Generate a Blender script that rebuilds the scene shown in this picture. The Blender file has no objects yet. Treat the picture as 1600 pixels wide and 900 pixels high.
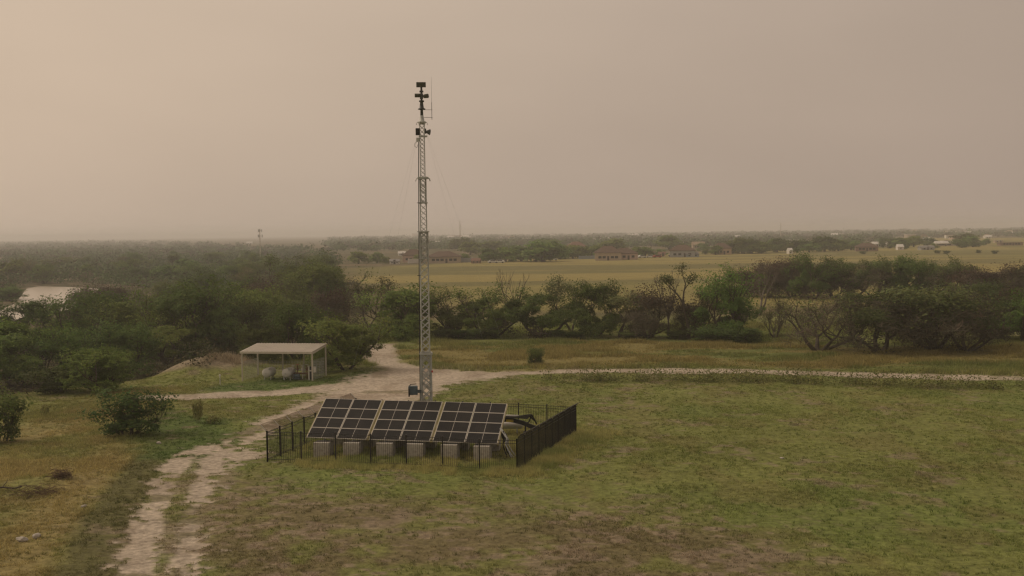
import bpy, bmesh, math, random
import numpy as np
from mathutils import Vector, Matrix, Euler

R = math.radians
random.seed(11)
rng = np.random.default_rng(11)
S = bpy.context.scene
C = S.collection

# ------------------------------------------------------------------ camera
CAM_H = 14.0
FPX = 1800.0                      # focal length in pixels of a 1600 px wide picture
PITCH, ROLL = R(2.78), R(0.75)
fw = Vector((0, math.cos(PITCH), -math.sin(PITCH)))
r0 = Vector((1, 0, 0)); u0 = Vector((0, math.sin(PITCH), math.cos(PITCH)))
rt = r0 * math.cos(ROLL) - u0 * math.sin(ROLL)
up = u0 * math.cos(ROLL) + r0 * math.sin(ROLL)
cam_d = bpy.data.cameras.new('camera'); cam = bpy.data.objects.new('camera', cam_d); C.objects.link(cam)
cam_d.sensor_width = 36; cam_d.lens = 36 * FPX / 1600; cam_d.clip_start = 0.5; cam_d.clip_end = 30000
M = Matrix((rt, up, -fw)).transposed().to_4x4(); M.translation = (0, 0, CAM_H)
cam.matrix_world = M
S.camera = cam

# ------------------------------------------------------------------ sky and sun
SUN_EL, SUN_AZ = R(40), R(-70)     # azimuth from +Y towards +X
sund = Vector((math.sin(SUN_AZ) * math.cos(SUN_EL), math.cos(SUN_AZ) * math.cos(SUN_EL), math.sin(SUN_EL)))
W = bpy.data.worlds.new('World'); S.world = W; W.use_nodes = True
nt = W.node_tree; N = nt.nodes; Lk = nt.links; N.clear()
out = N.new('ShaderNodeOutputWorld'); bg = N.new('ShaderNodeBackground'); bg.inputs[1].default_value = 0.1
sky = N.new('ShaderNodeTexSky'); sky.sky_type = 'NISHITA'; sky.sun_disc = False
sky.sun_elevation = SUN_EL; sky.sun_rotation = SUN_AZ; sky.dust_density = 8; sky.air_density = 2
tc = N.new('ShaderNodeTexCoord')
dt = N.new('ShaderNodeVectorMath'); dt.operation = 'DOT_PRODUCT'; dt.inputs[1].default_value = sund
mr = N.new('ShaderNodeMapRange'); mr.inputs[1].default_value = -0.6; mr.inputs[2].default_value = 1.0
rp = N.new('ShaderNodeValToRGB'); e = rp.color_ramp.elements
def pos(d): return (d + 0.6) / 1.6
e[0].position = 0; e[0].color = (.235, .205, .180, 1)
e[1].position = 1; e[1].color = (.70, .565, .43, 1)
for d, c in ((-.05, (.402, .315, .255, 1)), (.08, (.430, .337, .270, 1)), (.28, (.486, .382, .303, 1)),
             (.40, (.535, .421, .328, 1)), (.62, (.608, .472, .358, 1))):
    q = e.new(pos(d)); q.color = c
sc10 = N.new('ShaderNodeVectorMath'); sc10.operation = 'SCALE'; sc10.inputs[3].default_value = 10.0
# uneven murk in the haze layer
nz = N.new('ShaderNodeTexNoise'); nz.inputs['Scale'].default_value = 2.2; nz.inputs['Detail'].default_value = 3
nm = N.new('ShaderNodeMapRange'); nm.inputs[1].default_value = .3; nm.inputs[2].default_value = .7
nm.inputs[3].default_value = 9.45; nm.inputs[4].default_value = 10.55
mp = N.new('ShaderNodeMapping'); mp.inputs['Scale'].default_value = (1, 1, 3)
Lk.new(tc.outputs['Generated'], mp.inputs[0]); Lk.new(mp.outputs[0], nz.inputs['Vector'])
Lk.new(nz.outputs[0], nm.inputs[0]); Lk.new(nm.outputs[0], sc10.inputs[3])
mx = N.new('ShaderNodeMix'); mx.data_type = 'RGBA'; mx.inputs[0].default_value = 0.94
Lk.new(tc.outputs['Generated'], dt.inputs[0]); Lk.new(dt.outputs['Value'], mr.inputs[0])
Lk.new(mr.outputs[0], rp.inputs[0]); Lk.new(rp.outputs[0], sc10.inputs[0])
Lk.new(sky.outputs[0], mx.inputs[6]); Lk.new(sc10.outputs[0], mx.inputs[7])
Lk.new(mx.outputs[2], bg.inputs[0]); Lk.new(bg.outputs[0], out.inputs[0])

sl = bpy.data.lights.new('sun', 'SUN'); sl.energy = 1.2; sl.angle = R(11); sl.color = (1, .86, .68)
so = bpy.data.objects.new('sun', sl); C.objects.link(so)
so.rotation_euler = (-sund).to_track_quat('-Z', 'Y').to_euler(); so.location = (-60, 20, 60)

S.view_settings.view_transform = 'Standard'; S.view_settings.look = 'None'
S.view_settings.exposure = 0.0; S.view_settings.gamma = 1.0
S.render.engine = 'CYCLES'
S.cycles.max_bounces = 5; S.cycles.diffuse_bounces = 2; S.cycles.glossy_bounces = 2
S.cycles.transmission_bounces = 2; S.cycles.volume_bounces = 1; S.cycles.transparent_max_bounces = 6
S.cycles.filter_width = 1.35
S.cycles.use_denoising = True
S.cycles.caustics_reflective = False; S.cycles.caustics_refractive = False

# ------------------------------------------------------------------ rays from the survey of the photograph
def ray(px, py): return (fw + rt * ((px - 800) / FPX) + up * ((450 - py) / FPX))
def on_z(px, py, z=0.0):
    d = ray(px, py); k = (z - CAM_H) / d.z
    return Vector((d.x * k, d.y * k, z))
def at_depth(px, py, Y):
    d = ray(px, py); k = Y / d.y
    return Vector((d.x * k, Y, CAM_H + d.z * k))
def g2(px, py): p = on_z(px, py); return (p.x, p.y)

# ------------------------------------------------------------------ numpy noise
def _hash(ix, iy, seed):
    h = (ix.astype(np.int64) * 374761393 + iy.astype(np.int64) * 668265263 + seed * 982451653) & 0x7fffffff
    h = ((h ^ (h >> 13)) * 1274126177) & 0x7fffffff
    h = h ^ (h >> 16)
    return (h & 0xffff) / 65535.0
def vnoise(x, y, seed=0):
    xf = np.floor(x); yf = np.floor(y); u = x - xf; v = y - yf
    u = u * u * (3 - 2 * u); v = v * v * (3 - 2 * v)
    ix = xf.astype(np.int64); iy = yf.astype(np.int64)
    a = _hash(ix, iy, seed); b = _hash(ix + 1, iy, seed); c = _hash(ix, iy + 1, seed); d = _hash(ix + 1, iy + 1, seed)
    return (a * (1 - u) + b * u) * (1 - v) + (c * (1 - u) + d * u) * v
def fbm(x, y, s, seed=0, o=4):
    r = 0; a = .5; t = 0
    for i in range(o):
        r = r + a * vnoise(x / s, y / s, seed + i * 7); t += a; a *= .5; s = s / 2.03
    return r / t
def sstep(a, b, x):
    t = np.clip((x - a) / (b - a), 0, 1); return t * t * (3 - 2 * t)
def seg_dist(x, y, pts, closed=False):
    best = np.full(np.shape(x), 1e9); k = len(pts)
    for i in range(k if closed else k - 1):
        (ax, ay), (bx, by) = pts[i], pts[(i + 1) % k]
        dx, dy = bx - ax, by - ay; L2 = dx * dx + dy * dy + 1e-9
        t = np.clip(((x - ax) * dx + (y - ay) * dy) / L2, 0, 1)
        best = np.minimum(best, np.hypot(x - ax - t * dx, y - ay - t * dy))
    return best
def inside(x, y, pts):
    r = np.zeros(np.shape(x), bool); k = len(pts)
    for i in range(k):
        (ax, ay), (bx, by) = pts[i], pts[(i + 1) % k]
        c = ((ay > y) != (by > y)) & (x < (bx - ax) * (y - ay) / (by - ay + 1e-12) + ax)
        r ^= c
    return r
def sdist(x, y, pts):              # signed: negative inside
    d = seg_dist(x, y, pts, True); return np.where(inside(x, y, pts), -d, d)

# ------------------------------------------------------------------ lie of the land
BANK = [g2(*p) for p in ((-500, 720), (-150, 655), (20, 618), (150, 604), (300, 585), (372, 568), (450, 555),
                          (548, 512), (566, 470), (548, 440), (528, 415), (500, 398), (470, 388))]
LOW = BANK + [(-1500, 4500), (-9000, 9000), (-9000, 100)]
MOUND = g2(322, 578); MOUND2 = g2(75, 757)
LOWZ = -3.0
def terr(x, y):
    x = np.asarray(x, float); y = np.asarray(y, float)
    s = sdist(x, y, LOW)
    z = LOWZ * sstep(0, 14, -s)
    near = sstep(900, 250, np.hypot(x, y))
    z = z + near * (.34 * (fbm(x, y, 17, 3, 3) - .5) + .16 * (fbm(x, y, 2.2, 5, 3) - .5)) * sstep(-1, 3, np.abs(s))
    z = z + 1.5 * np.exp(-(((x - MOUND[0]) / 5.5) ** 2 + ((y - MOUND[1]) / 3.4) ** 2))
    z = z + .35 * np.exp(-(((x - MOUND2[0]) / 2.0) ** 2 + ((y - MOUND2[1]) / 1.6) ** 2))
    return z
def tz(x, y): return float(terr(np.array([x]), np.array([y]))[0])
def place(px, py):
    z = 0.0
    for _ in range(5):
        p = on_z(px, py, z); z = tz(p.x, p.y)
    return Vector((p.x, p.y, z))

# ------------------------------------------------------------------ mesh helpers
def np_mesh(name, V, F, col=None):
    """V (n,3), F (m,k) equal-sized faces, col (n,3) optional colour attribute"""
    me = bpy.data.meshes.new(name); V = np.asarray(V, np.float32); F = np.asarray(F, np.int32)
    m, k = F.shape
    me.vertices.add(len(V)); me.vertices.foreach_set('co', V.ravel())
    me.loops.add(m * k); me.loops.foreach_set('vertex_index', F.ravel())
    me.polygons.add(m); me.polygons.foreach_set('loop_start', np.arange(0, m * k, k, dtype=np.int32))
    if col is not None:
        a = me.attributes.new('tint', 'FLOAT_COLOR', 'POINT')
        a.data.foreach_set('color', np.concatenate([np.asarray(col, np.float32), np.ones((len(V), 1), np.float32)], 1).ravel())
    me.update(calc_edges=True); me.validate(); return me
class MB:
    def __init__(s): s.v = []; s.f = []; s.sm = []
    def add(s, vs, fs, smooth=False):
        o = len(s.v); s.v += [tuple(v) for v in vs]; s.f += [tuple(i + o for i in f) for f in fs]; s.sm += [smooth] * len(fs)
        return s
    def box(s, c, size, rot=None, ch=0.0):
        x, y, z = (k / 2 for k in size); c = Vector(c); m = rot if rot is not None else Matrix.Identity(3)
        if ch <= 0:
            vs = [(-x, -y, -z), (x, -y, -z), (x, y, -z), (-x, y, -z), (-x, -y, z), (x, -y, z), (x, y, z), (-x, y, z)]
            fs = [(3, 2, 1, 0), (4, 5, 6, 7), (0, 1, 5, 4), (1, 2, 6, 5), (2, 3, 7, 6), (3, 0, 4, 7)]
        else:
            b = bmesh.new(); bmesh.ops.create_cube(b, size=1)
            for v in b.verts: v.co = Vector((v.co.x * size[0], v.co.y * size[1], v.co.z * size[2]))
            bmesh.ops.bevel(b, geom=b.edges[:], offset=ch, segments=2, affect='EDGES', profile=.5)
            b.verts.index_update(); vs = [v.co.copy() for v in b.verts]; fs = [[v.index for v in f.verts] for f in b.faces]; b.free()
        return s.add([m @ Vector(v) + c for v in vs], fs)
    def tube(s, p0, p1, r0, r1=None, n=6, cap=True, smooth=True):
        r1 = r0 if r1 is None else r1; p0 = Vector(p0); p1 = Vector(p1); d = (p1 - p0)
        if d.length < 1e-6: return s
        d.normalize(); a = d.orthogonal().normalized(); b = d.cross(a); vs = []
        for p, r in ((p0, r0), (p1, r1)):
            for i in range(n):
                t = 2 * math.pi * i / n; vs.append(p + (a * math.cos(t) + b * math.sin(t)) * r)
        fs = [(i, (i + 1) % n, n + (i + 1) % n, n + i) for i in range(n)]
        s.add(vs, fs, smooth)
        if cap: s.add(vs[:n], [tuple(range(n - 1, -1, -1))]); s.add(vs[n:], [tuple(range(n))])
        return s
    def path(s, pts, r, n=5):
        for a, b in zip(pts[:-1], pts[1:]): s.tube(a, b, r, r, n)
        return s
    def lathe(s, base, axis, prof, n=20):
        """prof: (along, radius) pairs"""
        base = Vector(base); d = Vector(axis).normalized(); a = d.orthogonal().normalized(); b = d.cross(a); vs = []
        for h, r in prof:
            for i in range(n):
                t = 2 * math.pi * i / n; vs.append(base + d * h + (a * math.cos(t) + b * math.sin(t)) * max(r, 1e-4))
        fs = []
        for k in range(len(prof) - 1):
            for i in range(n):
                j = (i + 1) % n; fs.append((k * n + i, k * n + j, k * n + n + j, k * n + n + i))
        s.add(vs, fs, True)
        s.add(vs[:n], [tuple(range(n - 1, -1, -1))]); s.add(vs[-n:], [tuple(range(n))])
        return s
    def prism(s, poly, y0, y1, ax='y'):
        """poly in (x,z) extruded along y"""
        n = len(poly); vs = [(p[0], y0, p[1]) for p in poly] + [(p[0], y1, p[1]) for p in poly]
        fs = [tuple(range(n)), tuple(range(2 * n - 1, n - 1, -1))] + [(i, n + i, n + (i + 1) % n, (i + 1) % n) for i in range(n)]
        return s.add(vs, fs)
    def mesh(s, name):
        me = bpy.data.meshes.new(name); me.from_pydata(s.v, [], s.f)
        b = bmesh.new(); b.from_mesh(me); bmesh.ops.recalc_face_normals(b, faces=b.faces); b.to_mesh(me); b.free()
        me.polygons.foreach_set('use_smooth', s.sm); me.update(); return me

def obj(name, m, mat, parent=None):
    me = m.mesh(name) if isinstance(m, MB) else m
    o = bpy.data.objects.new(name, me); C.objects.link(o)
    if mat is not None and not me.materials: me.materials.append(mat)
    if parent is not None: o.parent = parent
    return o
def tag(o, label, cat, group=None, kind=None):
    if label: o['label'] = label
    if cat: o['category'] = cat
    if group: o['group'] = group
    if kind: o['kind'] = kind
    return o
def thing(name, label, cat, loc=(0, 0, 0), rz=0.0, group=None):
    o = bpy.data.objects.new(name, None); C.objects.link(o); o.location = loc; o.rotation_euler = (0, 0, rz)
    o.empty_display_size = .3
    return tag(o, label, cat, group)
def dup(t, loc, rz=0.0, scale=(1, 1, 1), label=None, group=None):
    r = t.copy(); C.objects.link(r); r.location = loc; r.rotation_euler = (0, 0, rz); r.scale = scale
    if label: r['label'] = label
    if group: r['group'] = group
    for ch in list(t.children):
        c = ch.copy(); C.objects.link(c); c.parent = r
        for g in list(ch.children):
            d = g.copy(); C.objects.link(d); d.parent = c
    return r
def struct(o, label=None): o['kind'] = 'structure'; return o

# ------------------------------------------------------------------ materials
def new_mat(name):
    m = bpy.data.materials.new(name); m.use_nodes = True
    return m, m.node_tree.nodes, m.node_tree.links, m.node_tree.nodes['Principled BSDF']
def mat(name, col, rough=.7, var=.25, scale=6.0, bump=0.0, metal=0.0, dirt=None, spec=.4):
    m, n, l, p = new_mat(name)
    p.inputs['Roughness'].default_value = rough; p.inputs['Metallic'].default_value = metal
    p.inputs['Specular IOR Level'].default_value = spec
    t = n.new('ShaderNodeTexCoord'); z = n.new('ShaderNodeTexNoise'); z.inputs['Scale'].default_value = scale; z.inputs['Detail'].default_value = 6
    l.new(t.outputs['Object'], z.inputs['Vector'])
    r = n.new('ShaderNodeValToRGB'); a, b = r.color_ramp.elements
    a.position = .3; b.position = .7
    a.color = tuple(c * (1 - var) for c in col) + (1,); b.color = tuple(min(1, c * (1 + var)) for c in col) + (1,)
    l.new(z.outputs[0], r.inputs[0]); src = r.outputs[0]
    if dirt:
        z2 = n.new('ShaderNodeTexNoise'); z2.inputs['Scale'].default_value = scale * .37; z2.inputs['Detail'].default_value = 8; z2.inputs['Roughness'].default_value = .7
        l.new(t.outputs['Object'], z2.inputs['Vector'])
        g = n.new('ShaderNodeMapRange'); g.inputs[1].default_value = .52; g.inputs[2].default_value = .68; g.inputs[4].default_value = .75
        l.new(z2.outputs[0], g.inputs[0])
        x = n.new('ShaderNodeMix'); x.data_type = 'RGBA'; x.inputs[7].default_value = tuple(dirt) + (1,)
        l.new(g.outputs[0], x.inputs[0]); l.new(src, x.inputs[6]); src = x.outputs[2]
    l.new(src, p.inputs['Base Color'])
    if bump:
        b_ = n.new('ShaderNodeBump'); b_.inputs['Strength'].default_value = bump; b_.inputs['Distance'].default_value = .02
        l.new(z.outputs[0], b_.inputs['Height']); l.new(b_.outputs[0], p.inputs['Normal'])
    return m
def tint_mat(name, trans=.25, objvar=.3, rough=.75, mul=(1, 1, 1)):
    """leaf and grass surface: colour of each leaf comes with the mesh, each plant shifts it a little"""
    m, n, l, p = new_mat(name); p.inputs['Roughness'].default_value = rough; p.inputs['Specular IOR Level'].default_value = .15
    a = n.new('ShaderNodeAttribute'); a.attribute_name = 'tint'
    oi = n.new('ShaderNodeObjectInfo'); hs = n.new('ShaderNodeHueSaturation')
    r1 = n.new('ShaderNodeMapRange'); r1.inputs[3].default_value = 1 - objvar; r1.inputs[4].default_value = 1 + objvar
    r2 = n.new('ShaderNodeMapRange'); r2.inputs[3].default_value = .5 - .03 * (objvar > 0); r2.inputs[4].default_value = .5 + .02 * (objvar > 0)
    fr = n.new('ShaderNodeMath'); fr.operation = 'MULTIPLY'; fr.inputs[1].default_value = 7.31
    fc = n.new('ShaderNodeMath'); fc.operation = 'FRACT'
    l.new(oi.outputs['Random'], r1.inputs[0]); l.new(oi.outputs['Random'], fr.inputs[0]); l.new(fr.outputs[0], fc.inputs[0]); l.new(fc.outputs[0], r2.inputs[0])
    l.new(r1.outputs[0], hs.inputs['Value']); l.new(r2.outputs[0], hs.inputs['Hue']); l.new(a.outputs['Color'], hs.inputs['Color'])
    mu = n.new('ShaderNodeMix'); mu.data_type = 'RGBA'; mu.blend_type = 'MULTIPLY'; mu.inputs[0].default_value = 1; mu.inputs[7].default_value = tuple(mul) + (1,)
    l.new(hs.outputs[0], mu.inputs[6]); l.new(mu.outputs[2], p.inputs['Base Color'])
    if trans:
        t = n.new('ShaderNodeBsdfTranslucent'); l.new(mu.outputs[2], t.inputs[0]); s = n.new('ShaderNodeMixShader'); s.inputs[0].default_value = trans
        l.new(p.outputs[0], s.inputs[1]); l.new(t.outputs[0], s.inputs[2]); l.new(s.outputs[0], n['Material Output'].inputs[0])
    return m
LEAF = tint_mat('leaf', .34, .38); GRASS = tint_mat('grass_blade', .35, 0, .75, (1, 1, 1)); BARK = mat('bark', (.075, .058, .045), .9, .35, 9, .6)
DEADBARK = mat('dead_bark', (.13, .105, .085), .9, .3, 9, .5)
STEEL = mat('galvanised_steel', (.46, .47, .45), .55, .15, 5, 0, .15, (.34, .31, .26))
BLACKIRON = mat('black_painted_iron', (.018, .017, .016), .5, .3, 8, 0, 0, (.05, .038, .028))
BLACK = mat('black_rubber', (.015, .015, .015), .7, .3, 10)
DARKBOX = mat('dark_grey_paint', (.045, .047, .045), .5, .2, 5)
BLUEGREY = mat('blue_grey_paint', (.075, .11, .13), .5, .2, 4, 0, 0, (.06, .05, .04))
OLIVE = mat('olive_paint', (.06, .062, .04), .6, .2, 5)
WHITE = mat('white_paint', (.58, .56, .52), .5, .06, 3, 0, 0, (.42, .37, .30))
CREAM = mat('cream_steel', (.55, .50, .42), .5, .08, 2, 0, 0, (.42, .36, .28))
ROOFM = mat('ribbed_cream_roof', (.46, .41, .345), .5, .08, 1.5, 0, .1, (.36, .30, .24))
CONC = mat('concrete', (.44, .41, .36), .9, .16, 5, .4, 0, (.20, .17, .135))
ALU = mat('aluminium_frame', (.52, .49, .44), .42, .08, 5, 0, .5)
YELLOW = mat('yellow_marking', (.45, .33, .03), .6, .15, 9, 0, 0, (.06, .05, .03))
RUST = mat('rusty_pipe', (.16, .09, .055), .8, .35, 8)
WIRE = mat('tan_weathered_wire', (.30, .22, .155), .7, .2, 6)
STONE = mat('pale_stone', (.42, .38, .33), .9, .2, 3, .5)
GLASSDARK = mat('window_glass', (.03, .033, .035), .15, .2, 3)
TARP = mat('weathered_tarp', (.055, .05, .045), .8, .3, 8, .4)
RED = mat('red_paint', (.4, .03, .02), .5, .1, 5)
BRANCHM = mat('dry_brush', (.12, .075, .045), .95, .35, 6)
# solar cell: dark with a fine busbar grid
def solar():
    m, n, l, p = new_mat('solar_cell'); p.inputs['Roughness'].default_value = .3; p.inputs['Specular IOR Level'].default_value = .12
    t = n.new('ShaderNodeTexCoord'); b = n.new('ShaderNodeTexBrick'); b.inputs['Scale'].default_value = 1
    b.offset = 0; b.inputs['Brick Width'].default_value = .15; b.inputs['Row Height'].default_value = .165
    b.inputs['Mortar Size'].default_value = .006; b.inputs['Color1'].default_value = (.0095, .0098, .0112, 1); b.inputs['Color2'].default_value = (.0125, .0122, .0132, 1)
    b.inputs['Mortar'].default_value = (.028, .026, .025, 1)
    l.new(t.outputs['Object'], b.inputs['Vector'])
    z = n.new('ShaderNodeTexNoise'); z.inputs['Scale'].default_value = .9; z.inputs['Detail'].default_value = 7; z.inputs['Roughness'].default_value = .65; l.new(t.outputs['Object'], z.inputs['Vector'])
    g = n.new('ShaderNodeMapRange'); g.inputs[1].default_value = .42; g.inputs[2].default_value = .75; g.inputs[4].default_value = .05; l.new(z.outputs[0], g.inputs[0])
    x = n.new('ShaderNodeMix'); x.data_type = 'RGBA'; x.inputs[7].default_value = (.30, .25, .19, 1); l.new(g.outputs[0], x.inputs[0]); l.new(b.outputs[0], x.inputs[6]); l.new(x.outputs[2], p.inputs['Base Color']); return m
SOLAR = solar()

# ------------------------------------------------------------------ ground sheet
FENCE_C = [on_z(*p) for p in ((418, 722), (808, 738), (900, 677), (557, 664))]      # front left, front right, back right, back left
FENCE_P = [(p.x, p.y) for p in FENCE_C]
RIVER = [(p.x, p.y) for p in (on_z(*q, LOWZ) for q in ((-420, 545), (-150, 510), (-20, 497), (24, 476), (42, 452), (60, 449), (112, 450), (150, 452), (196, 462),
                                                       (186, 474), (120, 486), (60, 492), (30, 500), (-40, 545), (-300, 610)))]
def L(*p): return [g2(*q) for q in p]
TRACK_L = L((212, 905), (226, 850), (248, 790), (268, 742), (294, 714), (345, 695), (395, 672), (450, 645), (500, 622), (560, 606), (640, 596))
TRACK_R = L((282, 905), (290, 850), (301, 790), (316, 738), (345, 708), (400, 684), (430, 655))
ROAD = L((235, 622), (330, 617), (430, 612), (500, 605), (580, 600), (660, 592), (760, 584), (880, 580.5), (1000, 580), (1200, 582), (1400, 586), (1600, 591), (2000, 603))
BRANCH = L((596, 540), (590, 552), (600, 566), (640, 578), (700, 586))
PLAZA = L((500, 622), (540, 598), (600, 574), (650, 578), (760, 580), (880, 579), (780, 590), (690, 600), (650, 622), (600, 632), (560, 632))
SIDE = L((395, 690), (455, 640), (530, 612), (560, 622), (540, 640), (470, 655), (430, 665), (420, 690), (400, 725), (350, 735), (335, 715))
BROWN = L((330, 735), (480, 765), (700, 790), (820, 800), (960, 775), (1050, 790), (1180, 810), (1280, 830), (1200, 960), (200, 960), (290, 800))
FIELD = L((535, 420), (700, 411), (900, 402), (1180, 392), (1390, 386), (1420, 372), (1700, 371), (2200, 372), (2200, 450), (1600, 478), (1150, 482), (800, 490), (640, 480), (560, 440))
VERGE = L((600, 545), (900, 528), (1300, 535), (1900, 548), (1900, 588), (1600, 583), (1200, 575), (900, 574), (720, 576), (640, 568))
TANL = L((-300, 900), (-100, 700), (20, 640), (150, 612), (320, 600), (240, 660), (225, 720), (170, 760), (110, 840), (80, 905), (60, 960))
MOWN = L((80, 905), (125, 820), (215, 712), (262, 705), (235, 780), (205, 860), (190, 930))
GOLD = L((62, 905), (108, 822), (180, 745), (262, 690), (225, 672), (120, 740), (40, 790), (-60, 905))
LUSH = L((215, 690), (260, 640), (340, 660), (370, 690), (300, 716), (240, 715))
LUSH2 = L((330, 606), (420, 592), (520, 590), (590, 578), (560, 598), (460, 612), (350, 614))

def ground_colour(x, y):
    """albedo and bare-dirt amount at points of the ground"""
    n1 = fbm(x, y, 14, 21, 4); n2 = fbm(x, y, 3.2, 31, 4); n3 = fbm(x, y, .9, 41, 3); n4 = fbm(x, y * .55, 1.9, 51, 3)
    nf = fbm(x, y, 120, 61, 4)
    n5 = fbm(x, y, .5, 71, 2); w = (n2 - .5) * 3.0 + (n3 - .5) * 1.6; wd = w * .7 + (n5 - .5) * 3.0
    c = lambda *a: np.array(a)
    olive, green, straw, brown, dirt = c(.176, .190, .058), c(.140, .178, .049), c(.262, .212, .088), c(.168, .138, .074), c(.43, .365, .29)
    def mixin(col, tgt, m): return col * (1 - m[..., None]) + tgt * m[..., None]
    col = np.zeros(x.shape + (3,)) + olive
    col = mixin(col, green, np.clip((n1 - .45) * 3, 0, .6))
    col = mixin(col, c(.178, .150, .062), sstep(.5, .66, n4) * .4)
    b = sstep(3.5, -5, sdist(x, y, BROWN) + w * 2 + (n1 - .5) * 10)
    col = mixin(col, brown, b * .9); col = mixin(col, olive, b * sstep(.52, .68, n2) * .75)
    t = sstep(2, -3, sdist(x, y, TANL) + w * 1.4)
    tanmix = straw * (.70 + .30 * sstep(.35, .6, n1)[..., None]) ; col = mixin(col, tanmix, t * (.30 + .60 * sstep(.40, .60, .5 * n2 + .5 * n1)))
    col = mixin(col, straw * .98, sstep(1.2, -1.0, sdist(x, y, GOLD) + w * .6) * .9)
    col = mixin(col, c(.118, .112, .046), sstep(.5, -.5, sdist(x, y, MOWN) + w * .25) * .95)
    for P in (LUSH, LUSH2): col = mixin(col, c(.078, .122, .032), sstep(2.2, -.6, sdist(x, y, P) + w * .8) * .8)
    v = sstep(4, -3, sdist(x, y, VERGE) + w)
    vm = mixin(np.zeros(x.shape + (3,)) + c(.205, .170, .064), c(.130, .148, .046), sstep(.48, .6, fbm(x, y * 3.0, 14, 77, 3)))
    col = mixin(col, vm, v * .9)
    # beyond the tree row: dry field with long darker swaths
    fd = sstep(12, -12, sdist(x, y, FIELD) + (nf - .5) * 30)
    sw = fbm(x * .12, y, 26, 91, 4)
    fc = mixin(np.zeros(x.shape + (3,)) + c(.268, .222, .080), c(.160, .145, .056), sstep(.50, .60, sw))
    fc = mixin(fc, c(.200, .185, .066), sstep(.45, .62, nf) * .6)
    far = sstep(165, 200, y)
    scrub = mixin(np.zeros(x.shape + (3,)) + c(.095, .085, .040), c(.15, .115, .065), sstep(.5, .65, n1))
    col = mixin(col, scrub, far); col = mixin(col, fc, fd)
    low = sstep(2, 9, -sdist(x, y, LOW) + w * .5)
    col = mixin(col, mixin(np.zeros(x.shape + (3,)) + c(.075, .068, .034), c(.17, .13, .085), sstep(.55, .7, n2)), low)
    # bare dirt
    d = np.maximum(sstep(1.05, .75, seg_dist(x, y, TRACK_L) + wd * .8 + (n4 - .5) * 1.4), sstep(.95, .62, seg_dist(x, y, TRACK_R) + wd * .9 + (n4 - .5) * 1.6))
    MID = L((250, 905), (261, 850), (276, 790), (293, 740), (318, 712)); d = d * (1 - .8 * sstep(.34, .12, seg_dist(x, y, MID) + wd * .35))
    d = np.maximum(d, sstep(2.2, 1.6, seg_dist(x, y, ROAD) + w * .55)); d = np.maximum(d, sstep(2.4, 1.4, seg_dist(x, y, BRANCH) + w * .7))
    d = np.maximum(d, sstep(1.0, -1.0, sdist(x, y, PLAZA) - .7 + wd * 1.2)); d = np.maximum(d, sstep(.3, -.3, sdist(x, y, SIDE) + wd * 1.5 + .3))
    m2 = np.exp(-(((x - MOUND[0]) / 6.2) ** 2 + ((y - MOUND[1]) / 3.6) ** 2))
    patch = sstep(.565, .64, .7 * fbm(x, y, .7, 101, 3) + .3 * fbm(x, y, 5, 102, 3) + .06 * sstep(9, 2, seg_dist(x, y, TRACK_R))) * sstep(2, -4, sdist(x, y, BROWN) - 2 + w) * sstep(190, 150, y)
    patch = np.maximum(patch, .8 * sstep(.60, .68, .5 * fbm(x, y * .7, 3.4, 111, 4) + .5 * fbm(x, y, .8, 112, 3)) * sstep(-3, 2, sdist(x, y, TANL)) * sstep(165, 140, y) * (1 - v) * (1 - low))
    col = mixin(col, c(.255, .20, .145), patch * .75)
    col = mixin(col, c(.25, .205, .142), sstep(.3, .6, m2 + (n2 - .5) * .5))
    dc = mixin(np.zeros(x.shape + (3,)) + dirt, c(.345, .285, .22), sstep(.45, .7, n4)); dc = mixin(dc, c(.12, .11, .045), sstep(.60, .68, n2) * .7 * sstep(130, 90, y))
    col = mixin(col, dc, d)
    col = col * (.86 + .28 * n3)[..., None] * (.92 + .16 * n2)[..., None]
    return np.clip(col, .01, .8), d

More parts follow.
